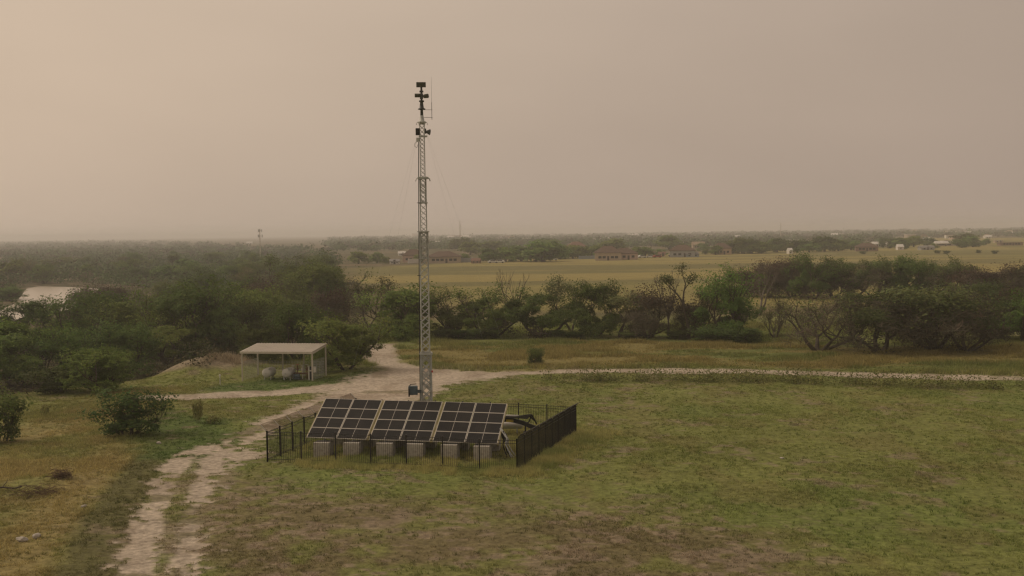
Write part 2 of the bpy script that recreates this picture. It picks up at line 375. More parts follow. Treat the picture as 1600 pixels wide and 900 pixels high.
def build_ground():
    az = np.concatenate([np.arange(-180, -36, 4.0), np.arange(-36, 36, .26), np.arange(36, 180, 4.0)]); az = np.radians(az)
    rs = [4.0]
    while rs[-1] < 8600:
        r = rs[-1]; rs.append(r * (1.004 if 38 < r < 175 else 1.014 if r < 700 else 1.05))
    rs = np.array(rs); A, Rr = np.meshgrid(az, rs)
    x = Rr * np.sin(A); y = Rr * np.cos(A)
    z = terr(x, y); col, d = ground_colour(x, y)
    z = z - .05 * d
    nr, na = x.shape; V = np.stack([x, y, z], -1).reshape(-1, 3)
    I = np.arange(nr * na).reshape(nr, na); J = np.roll(I, -1, 1)
    F = np.stack([I[:-1], J[:-1], J[1:], I[1:]], -1).reshape(-1, 4)[:, ::-1]
    V = np.vstack([V, [[0, 0, tz(0, 0)]]])                     # close the hub
    col2 = np.vstack([col.reshape(-1, 3), [[.13, .12, .045]]])
    hub = np.stack([I[0], J[0], np.full(na, nr * na), np.full(na, nr * na)], -1)
    m, n, l, p = new_mat('ground_cover'); p.inputs['Roughness'].default_value = .95; p.inputs['Specular IOR Level'].default_value = .1
    a = n.new('ShaderNodeAttribute'); a.attribute_name = 'tint'; ge = n.new('ShaderNodeNewGeometry')
    z1 = n.new('ShaderNodeTexNoise'); z1.inputs['Scale'].default_value = 2.6; z1.inputs['Detail'].default_value = 8; z1.inputs['Roughness'].default_value = .72
    l.new(ge.outputs['Position'], z1.inputs['Vector'])
    r1 = n.new('ShaderNodeMapRange'); r1.inputs[1].default_value = .3; r1.inputs[2].default_value = .7; r1.inputs[3].default_value = .50; r1.inputs[4].default_value = 1.5
    l.new(z1.outputs[0], r1.inputs[0])
    mu = n.new('ShaderNodeVectorMath'); mu.operation = 'SCALE'; l.new(a.outputs['Color'], mu.inputs[0]); l.new(r1.outputs[0], mu.inputs[3]); l.new(mu.outputs[0], p.inputs['Base Color'])
    bu = n.new('ShaderNodeBump'); bu.inputs['Strength'].default_value = .9; bu.inputs['Distance'].default_value = .12; l.new(z1.outputs[0], bu.inputs['Height']); l.new(bu.outputs[0], p.inputs['Normal'])
    me = np_mesh('ground', V, F, col2); me.materials.append(m); me.polygons.foreach_set('use_smooth', np.ones(len(me.polygons), bool))
    struct(obj('ground', me, m))
    # the bare tracks: own sheet lying just proud of the soil
    dd = d.reshape(-1); keep = (dd[F].mean(1) > .5) & (np.hypot(V[F[:, 0], 0], V[F[:, 0], 1]) < 260)
    Fk = F[keep]; used, inv = np.unique(Fk, return_inverse=True); Vk = V[used].copy(); Vk[:, 2] += .012
    me = np_mesh('dirt_road', Vk, inv.reshape(-1, 4), col2[used]); me.materials.append(m); me.polygons.foreach_set('use_smooth', np.ones(len(me.polygons), bool))
    struct(obj('dirt_road', me, m))
build_ground()

# river
def build_river():
    b = bmesh.new(); vs = [b.verts.new((x, y, LOWZ + .35)) for x, y in RIVER]; b.faces.new(vs); bmesh.ops.triangulate(b, faces=b.faces[:])
    bmesh.ops.recalc_face_normals(b, faces=b.faces)
    me = bpy.data.meshes.new('river'); b.to_mesh(me); b.free()
    m, n, l, p = new_mat('muddy_water'); p.inputs['Base Color'].default_value = (.46, .385, .30, 1); p.inputs['Roughness'].default_value = .22
    z = n.new('ShaderNodeTexNoise'); z.inputs['Scale'].default_value = .6; g = n.new('ShaderNodeNewGeometry'); l.new(g.outputs['Position'], z.inputs['Vector'])
    bu = n.new('ShaderNodeBump'); bu.inputs['Strength'].default_value = .08; l.new(z.outputs[0], bu.inputs['Height']); l.new(bu.outputs[0], p.inputs['Normal'])
    o = obj('river', me, m); struct(o)
build_river()

# ------------------------------------------------------------------ haze
def build_haze():
    b = MB().box((0, 0, (29.5 - 7) / 2), (2 * 8900, 2 * 8900, 29.5 + 7))
    m = bpy.data.materials.new('haze'); m.use_nodes = True; n = m.node_tree.nodes; n.clear()
    o_ = n.new('ShaderNodeOutputMaterial'); v = n.new('ShaderNodeVolumePrincipled')
    v.inputs['Color'].default_value = (.97, .955, .94, 1); v.inputs['Density'].default_value = HAZE_DENSITY; v.inputs['Anisotropy'].default_value = .25
    m.node_tree.links.new(v.outputs[0], o_.inputs['Volume'])
    o = obj('haze', b, m); o['kind'] = 'stuff'
HAZE_DENSITY = .00037
build_haze()

# ------------------------------------------------------------------ plants: branching and leaves
class Plant:
    def __init__(s, seed): s.r = random.Random(seed); s.n = np.random.default_rng(seed); s.mb = MB(); s.tips = []
    def grow(s, p, d, Ln, rad, lev, maxlev, spread=.6, upb=.15, kids=(2, 3), shrink=.72, bend=.25):
        r = s.r; q = p; dd = d.normalized(); k = 3 if lev < 2 else 2
        for i in range(k):
            dd = (dd + Vector((r.uniform(-1, 1), r.uniform(-1, 1), r.uniform(-.6, .8))) * bend + Vector((0, 0, upb * .3))).normalized()
            q2 = q + dd * (Ln / k); a = rad * (1 - .45 * i / k); b_ = rad * (1 - .45 * (i + 1) / k)
            s.mb.tube(q, q2, a, b_, 6 if lev == 0 else 5 if lev == 1 else 3, cap=False); q = q2
        s.tips.append((q.copy(), lev))
        if lev >= maxlev: return
        for _ in range(r.randint(*kids)):
            ax = Vector((r.uniform(-1, 1), r.uniform(-1, 1), r.uniform(-.35, .8))); nd = (dd + ax * spread + Vector((0, 0, upb))).normalized()
            s.grow(q if r.random() < .7 else q - dd * Ln * .3, nd, Ln * shrink * r.uniform(.8, 1.2), rad * .55, lev + 1, maxlev, spread, upb, kids, shrink, bend)
def leaves(n, centres, per, sig, size, base, var=.2, flat=.75, clumpvar=.16, zlo=.05, asp=.36, grow_up=False):
    """leaf sprays scattered about the twig ends"""
    cs = np.repeat(np.array(centres), per, 0); N_ = len(cs)
    off = n.normal(size=(N_, 3)) * sig; off[:, 2] *= flat; P = cs + off; ok = P[:, 2] > zlo; P = P[ok]
    cl = np.repeat(n.uniform(1 - clumpvar, 1 + clumpvar, len(centres)), per)[ok]; N_ = len(P)
    if grow_up: o_ = np.zeros((N_, 3)); o_[:, 2] = .8
    else:
        o_ = P - np.array([0, 0, np.percentile(P[:, 2], 20)]); o_ /= np.linalg.norm(o_, axis=1)[:, None] + 1e-6
        q_ = off[ok]; q_ = q_ / (np.linalg.norm(q_, axis=1)[:, None] + 1e-6); o_ = o_ * .95 + q_ * .25; o_[:, 2] += .3
    o_ = o_ + n.normal(size=(N_, 3)) * .42; o_ /= np.linalg.norm(o_, axis=1)[:, None]
    a = np.cross(o_, n.normal(size=(N_, 3))); a /= np.linalg.norm(a, axis=1)[:, None]
    b = np.cross(o_, a)
    sz = size * n.uniform(.55, 1.35, N_)[:, None]
    V = np.stack([P - a * sz * .55, P + b * sz * asp, P + a * sz * .55, P - b * sz * asp], 1).reshape(-1, 3)
    F = np.arange(N_ * 4).reshape(-1, 4)
    t = n.uniform(1 - var, 1 + var, N_) * cl; warm = n.uniform(-.12, .16, N_)
    col = np.array(base)[None] * t[:, None]; col[:, 0] *= 1 + warm; col = np.repeat(col, 4, 0)
    return V, F, np.clip(col, .004, .5)
GRN = (.122, .180, .043); DRY = (.145, .155, .066); DULL = (.100, .128, .047); TWIG = (.098, .087, .060)
def lobes(P, n, a, z0, z1, rmin, rmax, per):
    """points over the upper skins of overlapping foliage clumps that together make an uneven dome"""
    r = P.r; out = []
    for i in range(n):
        t = r.uniform(0, 6.283); f = (i + .5) / n; z = z0 + (z1 - z0) * f; q = a * math.sqrt(max(.05, 1 - (max(0, f - .25) / .85) ** 2)) * r.uniform(.35, 1.0)
        c = Vector((math.cos(t) * q, math.sin(t) * q, z)); R_ = r.uniform(rmin, rmax)
        for _ in range(per):
            d = Vector((r.gauss(0, 1), r.gauss(0, 1), r.gauss(.25, .8))).normalized(); out.append(c + Vector((d.x, d.y, d.z * .72)) * R_ * r.uniform(.55, 1.08))
    return out
def join(*parts):
    V, F, c, o = [], [], [], 0
    for v, f, k in parts: V.append(v); F.append(f + o); c.append(k); o += len(v)
    return np.vstack(V), np.vstack(F), np.vstack(c)
def proto(kind, seed):
    """returns (trunk mesh, crown mesh or None, height, width) in metres"""
    P = Plant(seed); r = P.r
    if kind == 'dense':
        for i in range(r.randint(3, 4)):
            t = i * 2.1 + r.random(); P.grow(Vector((.15 * math.cos(t), .15 * math.sin(t), -.2)), Vector((math.cos(t) * .55, math.sin(t) * .55, .9)), 2.0, .13, 0, 4, .75, .14, (2, 3), .72)
        V, F, c = join(leaves(P.n, [p for p, l in P.tips if l >= 3], 10, .3, .17, GRN), leaves(P.n, lobes(P, 22, 2.7, .6, 4.4, .6, 1.2, 42), 27, .12, .125, GRN))
    elif kind == 'umbrella':
        for i in range(r.randint(2, 3)):
            t = i * 2.3 + r.random(); P.grow(Vector((.1 * math.cos(t), .1 * math.sin(t), -.2)), Vector((math.cos(t) * .8, math.sin(t) * .8, .85)), 2.4, .16, 0, 4, .8, .05, (2, 3), .70)
        V, F, c = join(leaves(P.n, [p for p, l in P.tips if l >= 3 and p.z > 1.2], 12, .3, .16, GRN, flat=.6), leaves(P.n, lobes(P, 19, 2.9, 1.25, 4.3, .5, 1.0, 40), 23, .12, .12, GRN), leaves(P.n, lobes(P, 7, 2.2, .5, 2.0, .5, .9, 26), 6, .16, .16, TWIG))
    elif kind == 'twiggy':
        for i in range(r.randint(3, 5)):
            t = i * 1.5 + r.random(); P.grow(Vector((.15 * math.cos(t), .15 * math.sin(t), -.2)), Vector((math.cos(t) * .6, math.sin(t) * .6, .8)), 1.9, .15, 0, 5, .75, .13, (2, 3), .74, .3)
        tp = [p for p, l in P.tips if l >= 3]; zm = sorted(p.z for p in tp)[len(tp) // 2]
        V, F, c = join(leaves(P.n, [p for p in tp if p.z > zm * 1.05 or r.random() < .22], 6, .3, .16, DULL), leaves(P.n, lobes(P, 11, 2.6, 2.4, 4.8, .6, 1.1, 34), 18, .16, .125, DULL), leaves(P.n, lobes(P, 22, 3.1, .9, 4.2, .6, 1.2, 28), 4, .2, .62, TWIG, asp=.035), leaves(P.n, lobes(P, 12, 2.7, .7, 3.2, .6, 1.1, 22), 4, .2, .14, TWIG))
    elif kind == 'open':
        for i in range(r.randint(4, 5)):
            t = i * 1.4 + r.random(); P.grow(Vector((.12 * math.cos(t), .12 * math.sin(t), -.2)), Vector((math.cos(t) * .75, math.sin(t) * .75, .75)), 1.8, .17, 0, 5, .75, .12, (2, 3), .74, .3)
        V, F, c = join(leaves(P.n, [p for p, l in P.tips if l >= 4], 2, .3, .15, DULL), leaves(P.n, lobes(P, 20, 3.1, .8, 4.3, .6, 1.1, 24), 3, .2, .6, TWIG, asp=.03))
    elif kind == 'brown':
        for i in range(5):
            t = i * 1.3 + r.random(); P.grow(Vector((.3 * math.cos(t), .3 * math.sin(t), -.2)), Vector((math.cos(t) * .5, math.sin(t) * .5, .9)), 1.9, .12, 0, 5, .7, .16, (2, 3), .74, .3)
        V, F, c = join(leaves(P.n, [p for p, l in P.tips if l >= 4], 3, .4, .2, (.082, .062, .042)), leaves(P.n, lobes(P, 26, 2.6, .6, 4.6, .6, 1.2, 34), 6, .22, .6, TWIG, asp=.03), leaves(P.n, lobes(P, 12, 2.2, .5, 3.2, .6, 1.0, 26), 3, .2, .2, TWIG))
    elif kind == 'dead':
        for i in range(2):
            t = i * 2.6 + r.random(); P.grow(Vector((0, 0, -.2)), Vector((math.cos(t) * .4, math.sin(t) * .4, 1)), 2.6, .15, 0, 4, .62, .12, (2, 3), .66, .35)
        V = None
    elif kind == 'tufted':
        P.grow(Vector((0, 0, -.2)), Vector((.1, .05, 1)), 4.2, .2, 0, 3, .6, .12, (2, 3), .5, .2)
        V, F, c = leaves(P.n, [p for p, l in P.tips if l >= 2], 70, .30, .17, DULL)
    elif kind == 'sparse':
        for i in range(2):
            t = i * 2.6 + r.random(); P.grow(Vector((0, 0, -.2)), Vector((math.cos(t) * .45, math.sin(t) * .45, 1)), 2.6, .13, 0, 4, .6, .15, (2, 3), .68, .28)
        V, F, c = leaves(P.n, [p for p, l in P.tips if l >= 3], 22, .34, .16, DRY)
    elif kind == 'bush':
        for i in range(9):
            t = i * .7 + r.random(); k = r.uniform(.15, .9); P.grow(Vector((.25 * math.cos(t), .25 * math.sin(t), -.1)), Vector((math.cos(t) * k, math.sin(t) * k, 1)), 1.25, .035, 0, 3, .5, .25, (2, 3), .7)
        V, F, c = join(leaves(P.n, [p for p, l in P.tips if l >= 1], 10, .2, .15, (.086, .128, .034)), leaves(P.n, lobes(P, 16, 1.15, .25, 1.75, .3, .55, 30), 7, .07, .13, (.080, .118, .032)))
    elif kind == 'weed':
        for i in range(7):
            t = i * .9 + r.random(); k = r.uniform(.3, 1.1); P.grow(Vector((.1 * math.cos(t), .1 * math.sin(t), -.05)), Vector((math.cos(t) * k, math.sin(t) * k, 1)), .45, .012, 0, 2, .5, .2, (2, 2), .7)
        V, F, c = leaves(P.n, [p for p, l in P.tips], 9, .1, .14, (.19, .21, .07))
    elif kind == 'far':
        P.mb.tube((0, 0, -.5), (.1, .1, 2.0), .25, .16, 5)
        V, F, c = leaves(P.n, lobes(P, 16, 2.3, .7, 3.6, .7, 1.2, 22), 6, .22, .42, GRN, zlo=.1)
    tm = P.mb.mesh(kind + '_trunk')
    pts = np.array([v[:] for v in P.mb.v]); h = pts[:, 2].max(); w = np.ptp(pts[:, 0])
    cm = None
    if V is not None:
        cm = np_mesh(kind + '_crown', V, F, c); cm.materials.append(LEAF)
        h = np.percentile(V[:, 2], 99.3); w = (np.percentile(V[:, 0], 98.5) - np.percentile(V[:, 0], 1.5) + np.percentile(V[:, 1], 98.5) - np.percentile(V[:, 1], 1.5)) / 2
    tm.materials.append(DEADBARK if kind in ('dead',) else BARK)
    return tm, cm, h, w
PROTO = {}
for kind, seeds in (('dense', 5), ('umbrella', 4), ('twiggy', 4), ('brown', 3), ('dead', 3), ('open', 2), ('tufted', 2), ('sparse', 3), ('bush', 3), ('weed', 2), ('far', 5)):
    PROTO[kind] = [proto(kind, 100 + i * 17 + len(kind)) for i in range(seeds)]
NTREE = [0]
def tree(kind, loc, h, w, label, cat='tree', name=None, group=None, rz=None, trunk=True):
    NTREE[0] += 1
    tm, cm, ph, pw = PROTO[kind][NTREE[0] % len(PROTO[kind])]
    nm = name or {'dead': 'dead_tree', 'bush': 'bush', 'weed': 'weed_plant', 'twiggy': 'twiggy_tree', 'open': 'twiggy_tree', 'brown': 'bare_brown_tree'}.get(kind, 'mesquite_tree')
    t = thing(nm, label, cat, loc, random.uniform(0, 6.28) if rz is None else rz, group)
    t.scale = (w / pw, w / pw, h / ph)
    if trunk: obj('trunk' if cat == 'tree' else 'stem', tm, None, t)
    if cm is not None: obj('crown' if cat == 'tree' else 'foliage', cm, None, t)
    return t
def tree_px(kind, px, py, top, wpx, label, **k):
    p = place(px, py); dist = p.y
    h = at_depth(px, top, dist).z - p.z
    return tree(kind, p - Vector((0, 0, .05)), h, wpx * dist / FPX, label, **k)

# row of trees behind the road, from left to right
ROW = [
 ('dense', 628, 527, 450, 118, 'broad dark green tree directly left of the lattice mast'),
 ('umbrella', 716, 524, 455, 88, 'flat topped mesquite directly right of the lattice mast'),
 ('umbrella', 772, 525, 452, 104, 'spreading green mesquite in front of the leafless snag'),
 ('dead', 800, 508, 418, 55, 'leafless grey snag rising against the straw field'),
 ('umbrella', 848, 527, 450, 122, 'wide mesquite with dark forked trunk right of the leafless snag'),
 ('sparse', 893, 518, 428, 62, 'thin pale tree standing taller than the mesquites beside it'),
 ('dense', 930, 526, 444, 84, 'rounded green tree right of the thin pale one'),
 ('sparse', 968, 527, 452, 66, 'thin grey green tree between a rounded tree and bare thicket'),
 ('brown', 1012, 527, 447, 92, 'bare brown thicket tree above a low crooked limb'),
 ('dead', 1043, 524, 420, 60, 'leafless tree left of the tall tufted tree'),
 ('tufted', 1076, 530, 409, 46, 'tall thin tree with dark leaf tufts at the very top'),
 ('brown', 1078, 528, 462, 60, 'low brown bare tree at foot of the tall tufted tree'),
 ('sparse', 1098, 527, 448, 62, 'loose dark green tree right of the tall tufted tree'),
 ('umbrella', 1136, 529, 421, 104, 'dark leafy tree with bare trunks above blue green cactus'),
 ('dead', 1186, 492, 399, 74, 'bare grey dead tree at left end of the back row'),
 ('open', 1212, 527, 462, 60, 'short scraggly tree in the gap of the row'),
 ('open', 1280, 547, 446, 178, 'wide twiggy tree on a single stout dark trunk'),
 ('twiggy', 1374, 549, 456, 152, 'low twiggy tree with V shaped trunk near the grass'),
 ('twiggy', 1462, 546, 447, 150, 'twiggy tree with twin pale forked trunks'),
 ('twiggy', 1510, 549, 450, 128, 'twiggy tree with leaning thick trunk, front of right end'),
 ('umbrella', 1596, 536, 460, 110, 'green topped tree cut by the right picture edge'),
 ('twiggy', 1420, 528, 452, 110, 'dark tree filling the gap behind the two V trunk trees'),
 ('brown', 1555, 530, 458, 96, 'dim brown tree behind the right end of the row')]
for k in ROW: tree_px(*k)
# second, farther row on the right
BACK = [(1168, 478, 415, 66, 'brown'), (1205, 480, 405, 74, 'brown'), (1240, 478, 402, 78, 'brown'), (1270, 482, 396, 74, 'umbrella'), (1302, 480, 404, 70, 'twiggy'), (1334, 478, 402, 74, 'umbrella'),
        (1366, 480, 404, 68, 'twiggy'), (1398, 478, 401, 72, 'umbrella'), (1430, 480, 404, 70, 'dense'), (1460, 478, 404, 66, 'umbrella'), (1490, 482, 409, 70, 'twiggy'),
        (1522, 484, 416, 74, 'brown'), (1556, 484, 414, 80, 'brown'), (1592, 486, 409, 80, 'brown'), (1625, 488, 412, 80, 'twiggy')]
for i, (px, py, tp, w, kd) in enumerate(BACK):
    green = kd in ('umbrella', 'dense')
    tree_px(kd, px, py - 15, tp + 2, w, 'green topped tree in the hazy back row at right' if green else 'brown twiggy tree in the hazy back row at right', group='trees of the back row at right')
for px, py, tp, w, kd in ((1530, 508, 440, 80, 'twiggy'), (1580, 508, 446, 76, 'brown')):
    tree_px(kd, px, py, tp, w, 'dark scrub tree between the two tree rows at right', group='scrub trees between the rows at right')
# left wood, near edge
LEFT = [
 ('dense', 540, 577, 497, 108, 'round dense green tree beside the open shelter'),
 ('dense', 408, 568, 514, 72, 'small green tree right behind the shelter roof'),
 ('dense', 462, 562, 478, 88, 'leafy tree behind the middle of the shelter'),
 ('dense', 372, 553, 470, 92, 'tree behind the eroded dirt bank'),
 ('dense', 302, 560, 443, 140, 'largest bright green tree in the left wood'),
 ('umbrella', 262, 569, 488, 110, 'dark spreading tree with its trunk showing over the bank'),
 ('dense', 196, 590, 505, 104, 'dark rounded tree left of the trunk above the bank'),
 ('dense', 152, 612, 546, 96, 'lower round tree in front of the left wood'),
 ('bush', 86, 612, 572, 74, 'pale green bush at the foot of the left wood', ),
 ('dense', 96, 600, 516, 120, 'dark wide tree second from the left picture edge'),
 ('dense', 22, 606, 506, 130, 'dark tree at the left picture edge'),
 ('dense', 40, 545, 470, 96, 'dark green tree at the bend of the river'),
 ('dense', 150, 552, 457, 118, 'green tree right of the river'),
 ('dense', 216, 556, 466, 96, 'green tree between the river and the largest bright tree'),
 ('dense', 392, 540, 452, 110, 'green tree above the left end of the shelter'),
 ('dense', 445, 520, 462, 90, 'green tree in the second line over the shelter'),
 ('sparse', 576, 512, 432, 56, 'thin tree with twisted bare boughs left of the mast'),
 ('dense', 508, 492, 415, 96, 'tall dark tree at the near corner of the straw field'),
 ('umbrella', 462, 482, 402, 96, 'highest dark crown left of the straw field'),
 ('brown', 420, 500, 430, 80, 'brown bare tree under the highest dark crown'),
 ('brown', 512, 520, 452, 70, 'pale brown twiggy tree below the tall corner tree'),
 ('brown', 132, 496, 448, 50, 'leafless brown tree standing at the river bank'),
 ('brown', 176, 500, 440, 66, 'leafless brown tree just right of the river'),
 ('dense', 14, 470, 447, 50, 'dark tree on the point of land in the river')]
for k in LEFT:
    tree_px(*k[:6], cat='bush' if k[0] == 'bush' else 'tree')
# the wood behind it: every crown one can tell apart
def fill(n, xr, yr, hr, wr, kinds, label, group, mind, avoid=(), seed=1, cat='tree', test=None):
    rr = random.Random(seed); done = []; tries = 0
    while len(done) < n and tries < n * 60:
        tries += 1
        px, py = rr.uniform(*xr), rr.uniform(*yr)
        if test and not test(px, py): continue
        p = place(px, py)
        if any(float(sdist(np.array([p.x]), np.array([p.y]), A)[0]) < 4 for A in avoid): continue
        if any((p.x - q.x) ** 2 + (p.y - q.y) ** 2 < mind ** 2 for q in done): continue
        done.append(p); kd = rr.choice(kinds)
        tree(kd, p, rr.uniform(*hr), rr.uniform(*wr), label, group=group)
fill(18, (-60, 540), (455, 560), (5, 8), (6, 9.5), ['dense', 'dense', 'umbrella', 'twiggy', 'sparse'], 'bushy tree deep inside the left wood', 'trees of the left wood', 4.5, (RIVER,), 5,
     test=lambda x, y: y < 548 - max(0, x - 380) * .35 and not (x < 190 and y < 548))
fill(60, (-80, 512), (408, 458), (5, 8.5), (7, 12), ['dense', 'umbrella', 'far', 'dense', 'sparse'], 'hazy tree in the far wood beyond the river', 'hazy trees of the far wood', 7, (RIVER, FIELD), 6, test=lambda x, y: not (x < 230 and y > 444))
# trees among the houses
TOWN_T = [(560, 412, 30), (590, 411, 24), (655, 410, 16), (700, 410, 12), (764, 410, 34), (790, 409, 40), (815, 408, 46), (838, 409, 44), (848, 409, 60), (875, 405, 32), (895, 404, 40), (906, 404, 34), (925, 402, 30),
          (945, 406, 14), (990, 402, 26), (1008, 402, 30), (1099, 392, 20), (1118, 398, 20), (1145, 396, 36), (1160, 396, 44), (1174, 396, 46), (1190, 396, 30), (1215, 394, 36), (1246, 394, 36), (1264, 394, 30), (1288, 393, 40),
          (1310, 392, 34), (1330, 391, 28), (1390, 388, 30), (1405, 388, 26), (1428, 386, 28), (1450, 384, 26), (1505, 384, 40), (1520, 386, 34), (1541, 382, 14), (735, 398, 34), (720, 392, 40), (770, 394, 40), (860, 394, 50), (960, 394, 40), (1045, 390, 40), (1080, 400, 14)]
for px in range(610, 1500, 42): TOWN_T.append((px + random.randint(-12, 12), 411.5 - (px - 610) * .0275, random.randint(11, 24)))
for px, py, w in TOWN_T:
    p = place(px, py); d = p.y
    tree('far', p, random.uniform(.42, .62) * w * d / FPX * .8 + 1.6, w * d / FPX, 'hazy round tree among the houses of the far town', group='trees of the far town')
fill(34, (560, 1640), (371, 392), (3.8, 5.6), (8, 14), ['far'], 'faint tree among the farther roofs of the town', 'faint trees of the far town', 22, (FIELD,), 8)
for px, py in ((1464, 396), (1478, 396.5), (1529, 395.5), (1554, 396.5), (1349, 397)):
    p = place(px, py); tree('bush', p, 1.7, 3.2, 'tiny dark bush out in the far straw field', 'bush', group='bushes in the far field')

# far woodland that reads as one mass
def woodland():
    n = np.random.default_rng(77); Vs, Fs, Cs = [], [], []; o = 0
    def crowns(cnt, dmin, dmax, tmin, tmax, cond):
        k = int(cnt * 4); d = dmin * (dmax / dmin) ** n.random(k); t = n.uniform(tmin, tmax, k); x = t * d; y = d
        keep = cond(x, y); return x[keep][:cnt], y[keep][:cnt]
    fldf = lambda x, y: (sdist(x, y, FIELD) > 10) & (sdist(x, y, RIVER) > 6)
    a = crowns(2600, 330, 4200, -.62, -.12, lambda x, y: fldf(x, y) & (sdist(x, y, LOW) < 0))
    b = crowns(2200, 900, 4200, -.16, .62, lambda x, y: fldf(x, y))
    x = np.concatenate([a[0], b[0]]); y = np.concatenate([a[1], b[1]]); z = terr(x, y)
    K = 60; N_ = len(x); s = n.uniform(.6, 1.35, N_) * (1 + y / 5000)
    P = np.stack([x, y, z], 1)[:, None] + np.stack([n.normal(size=(N_, K)) * 2.3 * s[:, None], n.normal(size=(N_, K)) * 2.3 * s[:, None], np.abs(n.normal(size=(N_, K))) * 1.25 * s[:, None] + 1.5], -1)
    P = P.reshape(-1, 3); Q = len(P)
    o3 = P - np.repeat(np.stack([x, y, z + 1.2], 1), K, 0); o3 /= np.linalg.norm(o3, axis=1)[:, None]; o3 = o3 + n.normal(size=(Q, 3)) * .3; o3 /= np.linalg.norm(o3, axis=1)[:, None]; u = np.cross(o3, n.normal(size=(Q, 3))); u /= np.linalg.norm(u, axis=1)[:, None]; v = np.cross(o3, u)
    sz = (n.uniform(.55, 1.25, Q) * np.repeat(s * np.clip(y / 1100, .34, 1.15), K))[:, None]
    V = np.stack([P - u * sz, P + v * sz * .8, P + u * sz, P - v * sz * .8], 1).reshape(-1, 3); F = np.arange(Q * 4).reshape(-1, 4)
    tint = np.repeat(n.uniform(.6, 1.35, N_), K) * n.uniform(.7, 1.3, Q); br = np.repeat(n.random(N_) < .22, K)
    col = np.where(br[:, None], np.array([[.105, .095, .060]]), np.array([[.082, .124, .048]])) * tint[:, None]
    me = np_mesh('woodland', V, F, np.repeat(col, 4, 0)); o_ = obj('woodland', me, tint_mat('far_leaf', .2, 0)); tag(o_, None, None, None, 'stuff')
    o_['label'] = 'hazy low woodland stretching to the horizon'; o_['category'] = 'woodland'
woodland()

# ------------------------------------------------------------------ town
WALLS = {k: mat('wall_' + k, c, .85, .08, 1.2) for k, c in {'white': (.62, .58, .52), 'tan': (.42, .33, .24), 'orange': (.44, .31, .20), 'pink': (.48, .34, .27), 'grey': (.34, .34, .34), 'brick': (.25, .165, .12), 'blue': (.27, .31, .34)}.items()}
ROOFS = {k: mat('roof_' + k, c, .9, .15, .9) for k, c in {'brown': (.105, .066, .047), 'dark': (.07, .055, .047), 'tan': (.30, .22, .15), 'white': (.62, .59, .55), 'grey': (.22, .21, .20), 'red': (.17, .09, .065)}.items()}
def house(px, py, wpx, hpx, wall, roof, label, style='hip', depth=.75, rz=None, group=None, nwin=4):
    p = place(px, py + (1.5 if nwin > 2 else .5)); k = p.y / FPX; w = wpx * k; H_ = hpx * k; d = max(5, w * depth)
    t = thing('house' if style != 'shed' else 'shed', label, 'house' if style != 'shed' else 'shed', p, R(random.uniform(-14, 14)) if rz is None else rz, group)
    wh = H_ * (.55 if style != 'flat' else .92)
    wl = obj('wall', MB().box((0, 0, wh / 2 - .3), (w * .92, d * .92, wh + .6)), WALLS[wall], t)
    m = MB(); a, b = w / 2, d / 2
    if style == 'flat':
        m.box((0, 0, wh + H_ * .04), (w, d, H_ * .08))
    elif style == 'hip':
        c = max(0.0, a - b * .9)
        vs = [(-a, -b, wh), (a, -b, wh), (a, b, wh), (-a, b, wh), (-c, 0, H_), (c, 0, H_)]
        vs += [(x, y, wh - .18) for x, y in ((-a, -b), (a, -b), (a, b), (-a, b))]
        m.add(vs, [(0, 1, 5, 4), (1, 2, 5), (2, 3, 4, 5), (3, 0, 4), (0, 6, 7, 1), (1, 7, 8, 2), (2, 8, 9, 3), (3, 9, 6, 0), (6, 9, 8, 7)])
    else:
        vs = [(-a, -b, wh), (a, -b, wh), (a, b, wh), (-a, b, wh), (-a, 0, H_), (a, 0, H_)] + [(x, y, wh - .18) for x, y in ((-a, -b), (a, -b), (a, b), (-a, b))]
        m.add(vs, [(0, 1, 5, 4), (2, 3, 4, 5), (0, 4, 3), (1, 2, 5), (0, 6, 7, 1), (1, 7, 8, 2), (2, 8, 9, 3), (3, 9, 6, 0), (6, 9, 8, 7)])
    obj('roof', m, ROOFS[roof], t)
    yf = -d * .46
    for i in range(nwin):
        x = -w * .36 + w * .72 * (i + .5) / nwin
        if i == nwin // 2 and style != 'shed':
            obj('door', MB().box((x, yf - .02, 1.0), (1.0, .08, 2.05)), ROOFS['dark'], t)
        else:
            obj('window', MB().box((x, yf - .02, min(1.5, wh * .55)), (min(1.5, w * .12), .08, min(1.1, wh * .5))), GLASSDARK, t)
    return t
house(694, 409, 56, 18, 'tan', 'brown', 'big house with broad dark brown hipped roof right of the mast', nwin=6)
house(646, 408, 34, 20, 'pink', 'brown', 'house with lighter brown roof left of the mast', nwin=4)
house(628, 398, 12, 7, 'white', 'white', 'small white house far left of the mast', 'gable')
house(617, 411, 16, 8, 'white', 'grey', 'low pale house at the left end of the town', 'gable', nwin=3)
house(744, 411, 15, 8, 'brick', 'red', 'small red brick shed at the edge of the field', 'shed', nwin=2)
house(950, 405, 44, 22, 'tan', 'brown', 'house with long brown roof in middle of the town', nwin=5)
house(975, 404, 40, 18, 'pink', 'brown', 'house with brown roof and pink walls in middle of the town', 'hip', nwin=4)
house(900, 392, 30, 16, 'tan', 'red', 'house with reddish roof behind the middle trees', 'hip')
house(1066, 400, 42, 19, 'grey', 'brown', 'house with tall rounded brown roof at right of centre', 'hip', nwin=4)
house(1080, 400, 22, 8, 'blue', 'grey', 'low blue grey house facing the field', 'gable', .6, nwin=3)
house(1056, 384, 22, 9, 'white', 'tan', 'house with flat tan roof above the rounded brown roof', 'flat')
house(1091, 387, 20, 11, 'tan', 'tan', 'tan house behind a single round tree', 'gable')
house(1127, 396, 30, 18, 'orange', 'brown', 'orange two storey house with brown roof', 'hip', nwin=4)
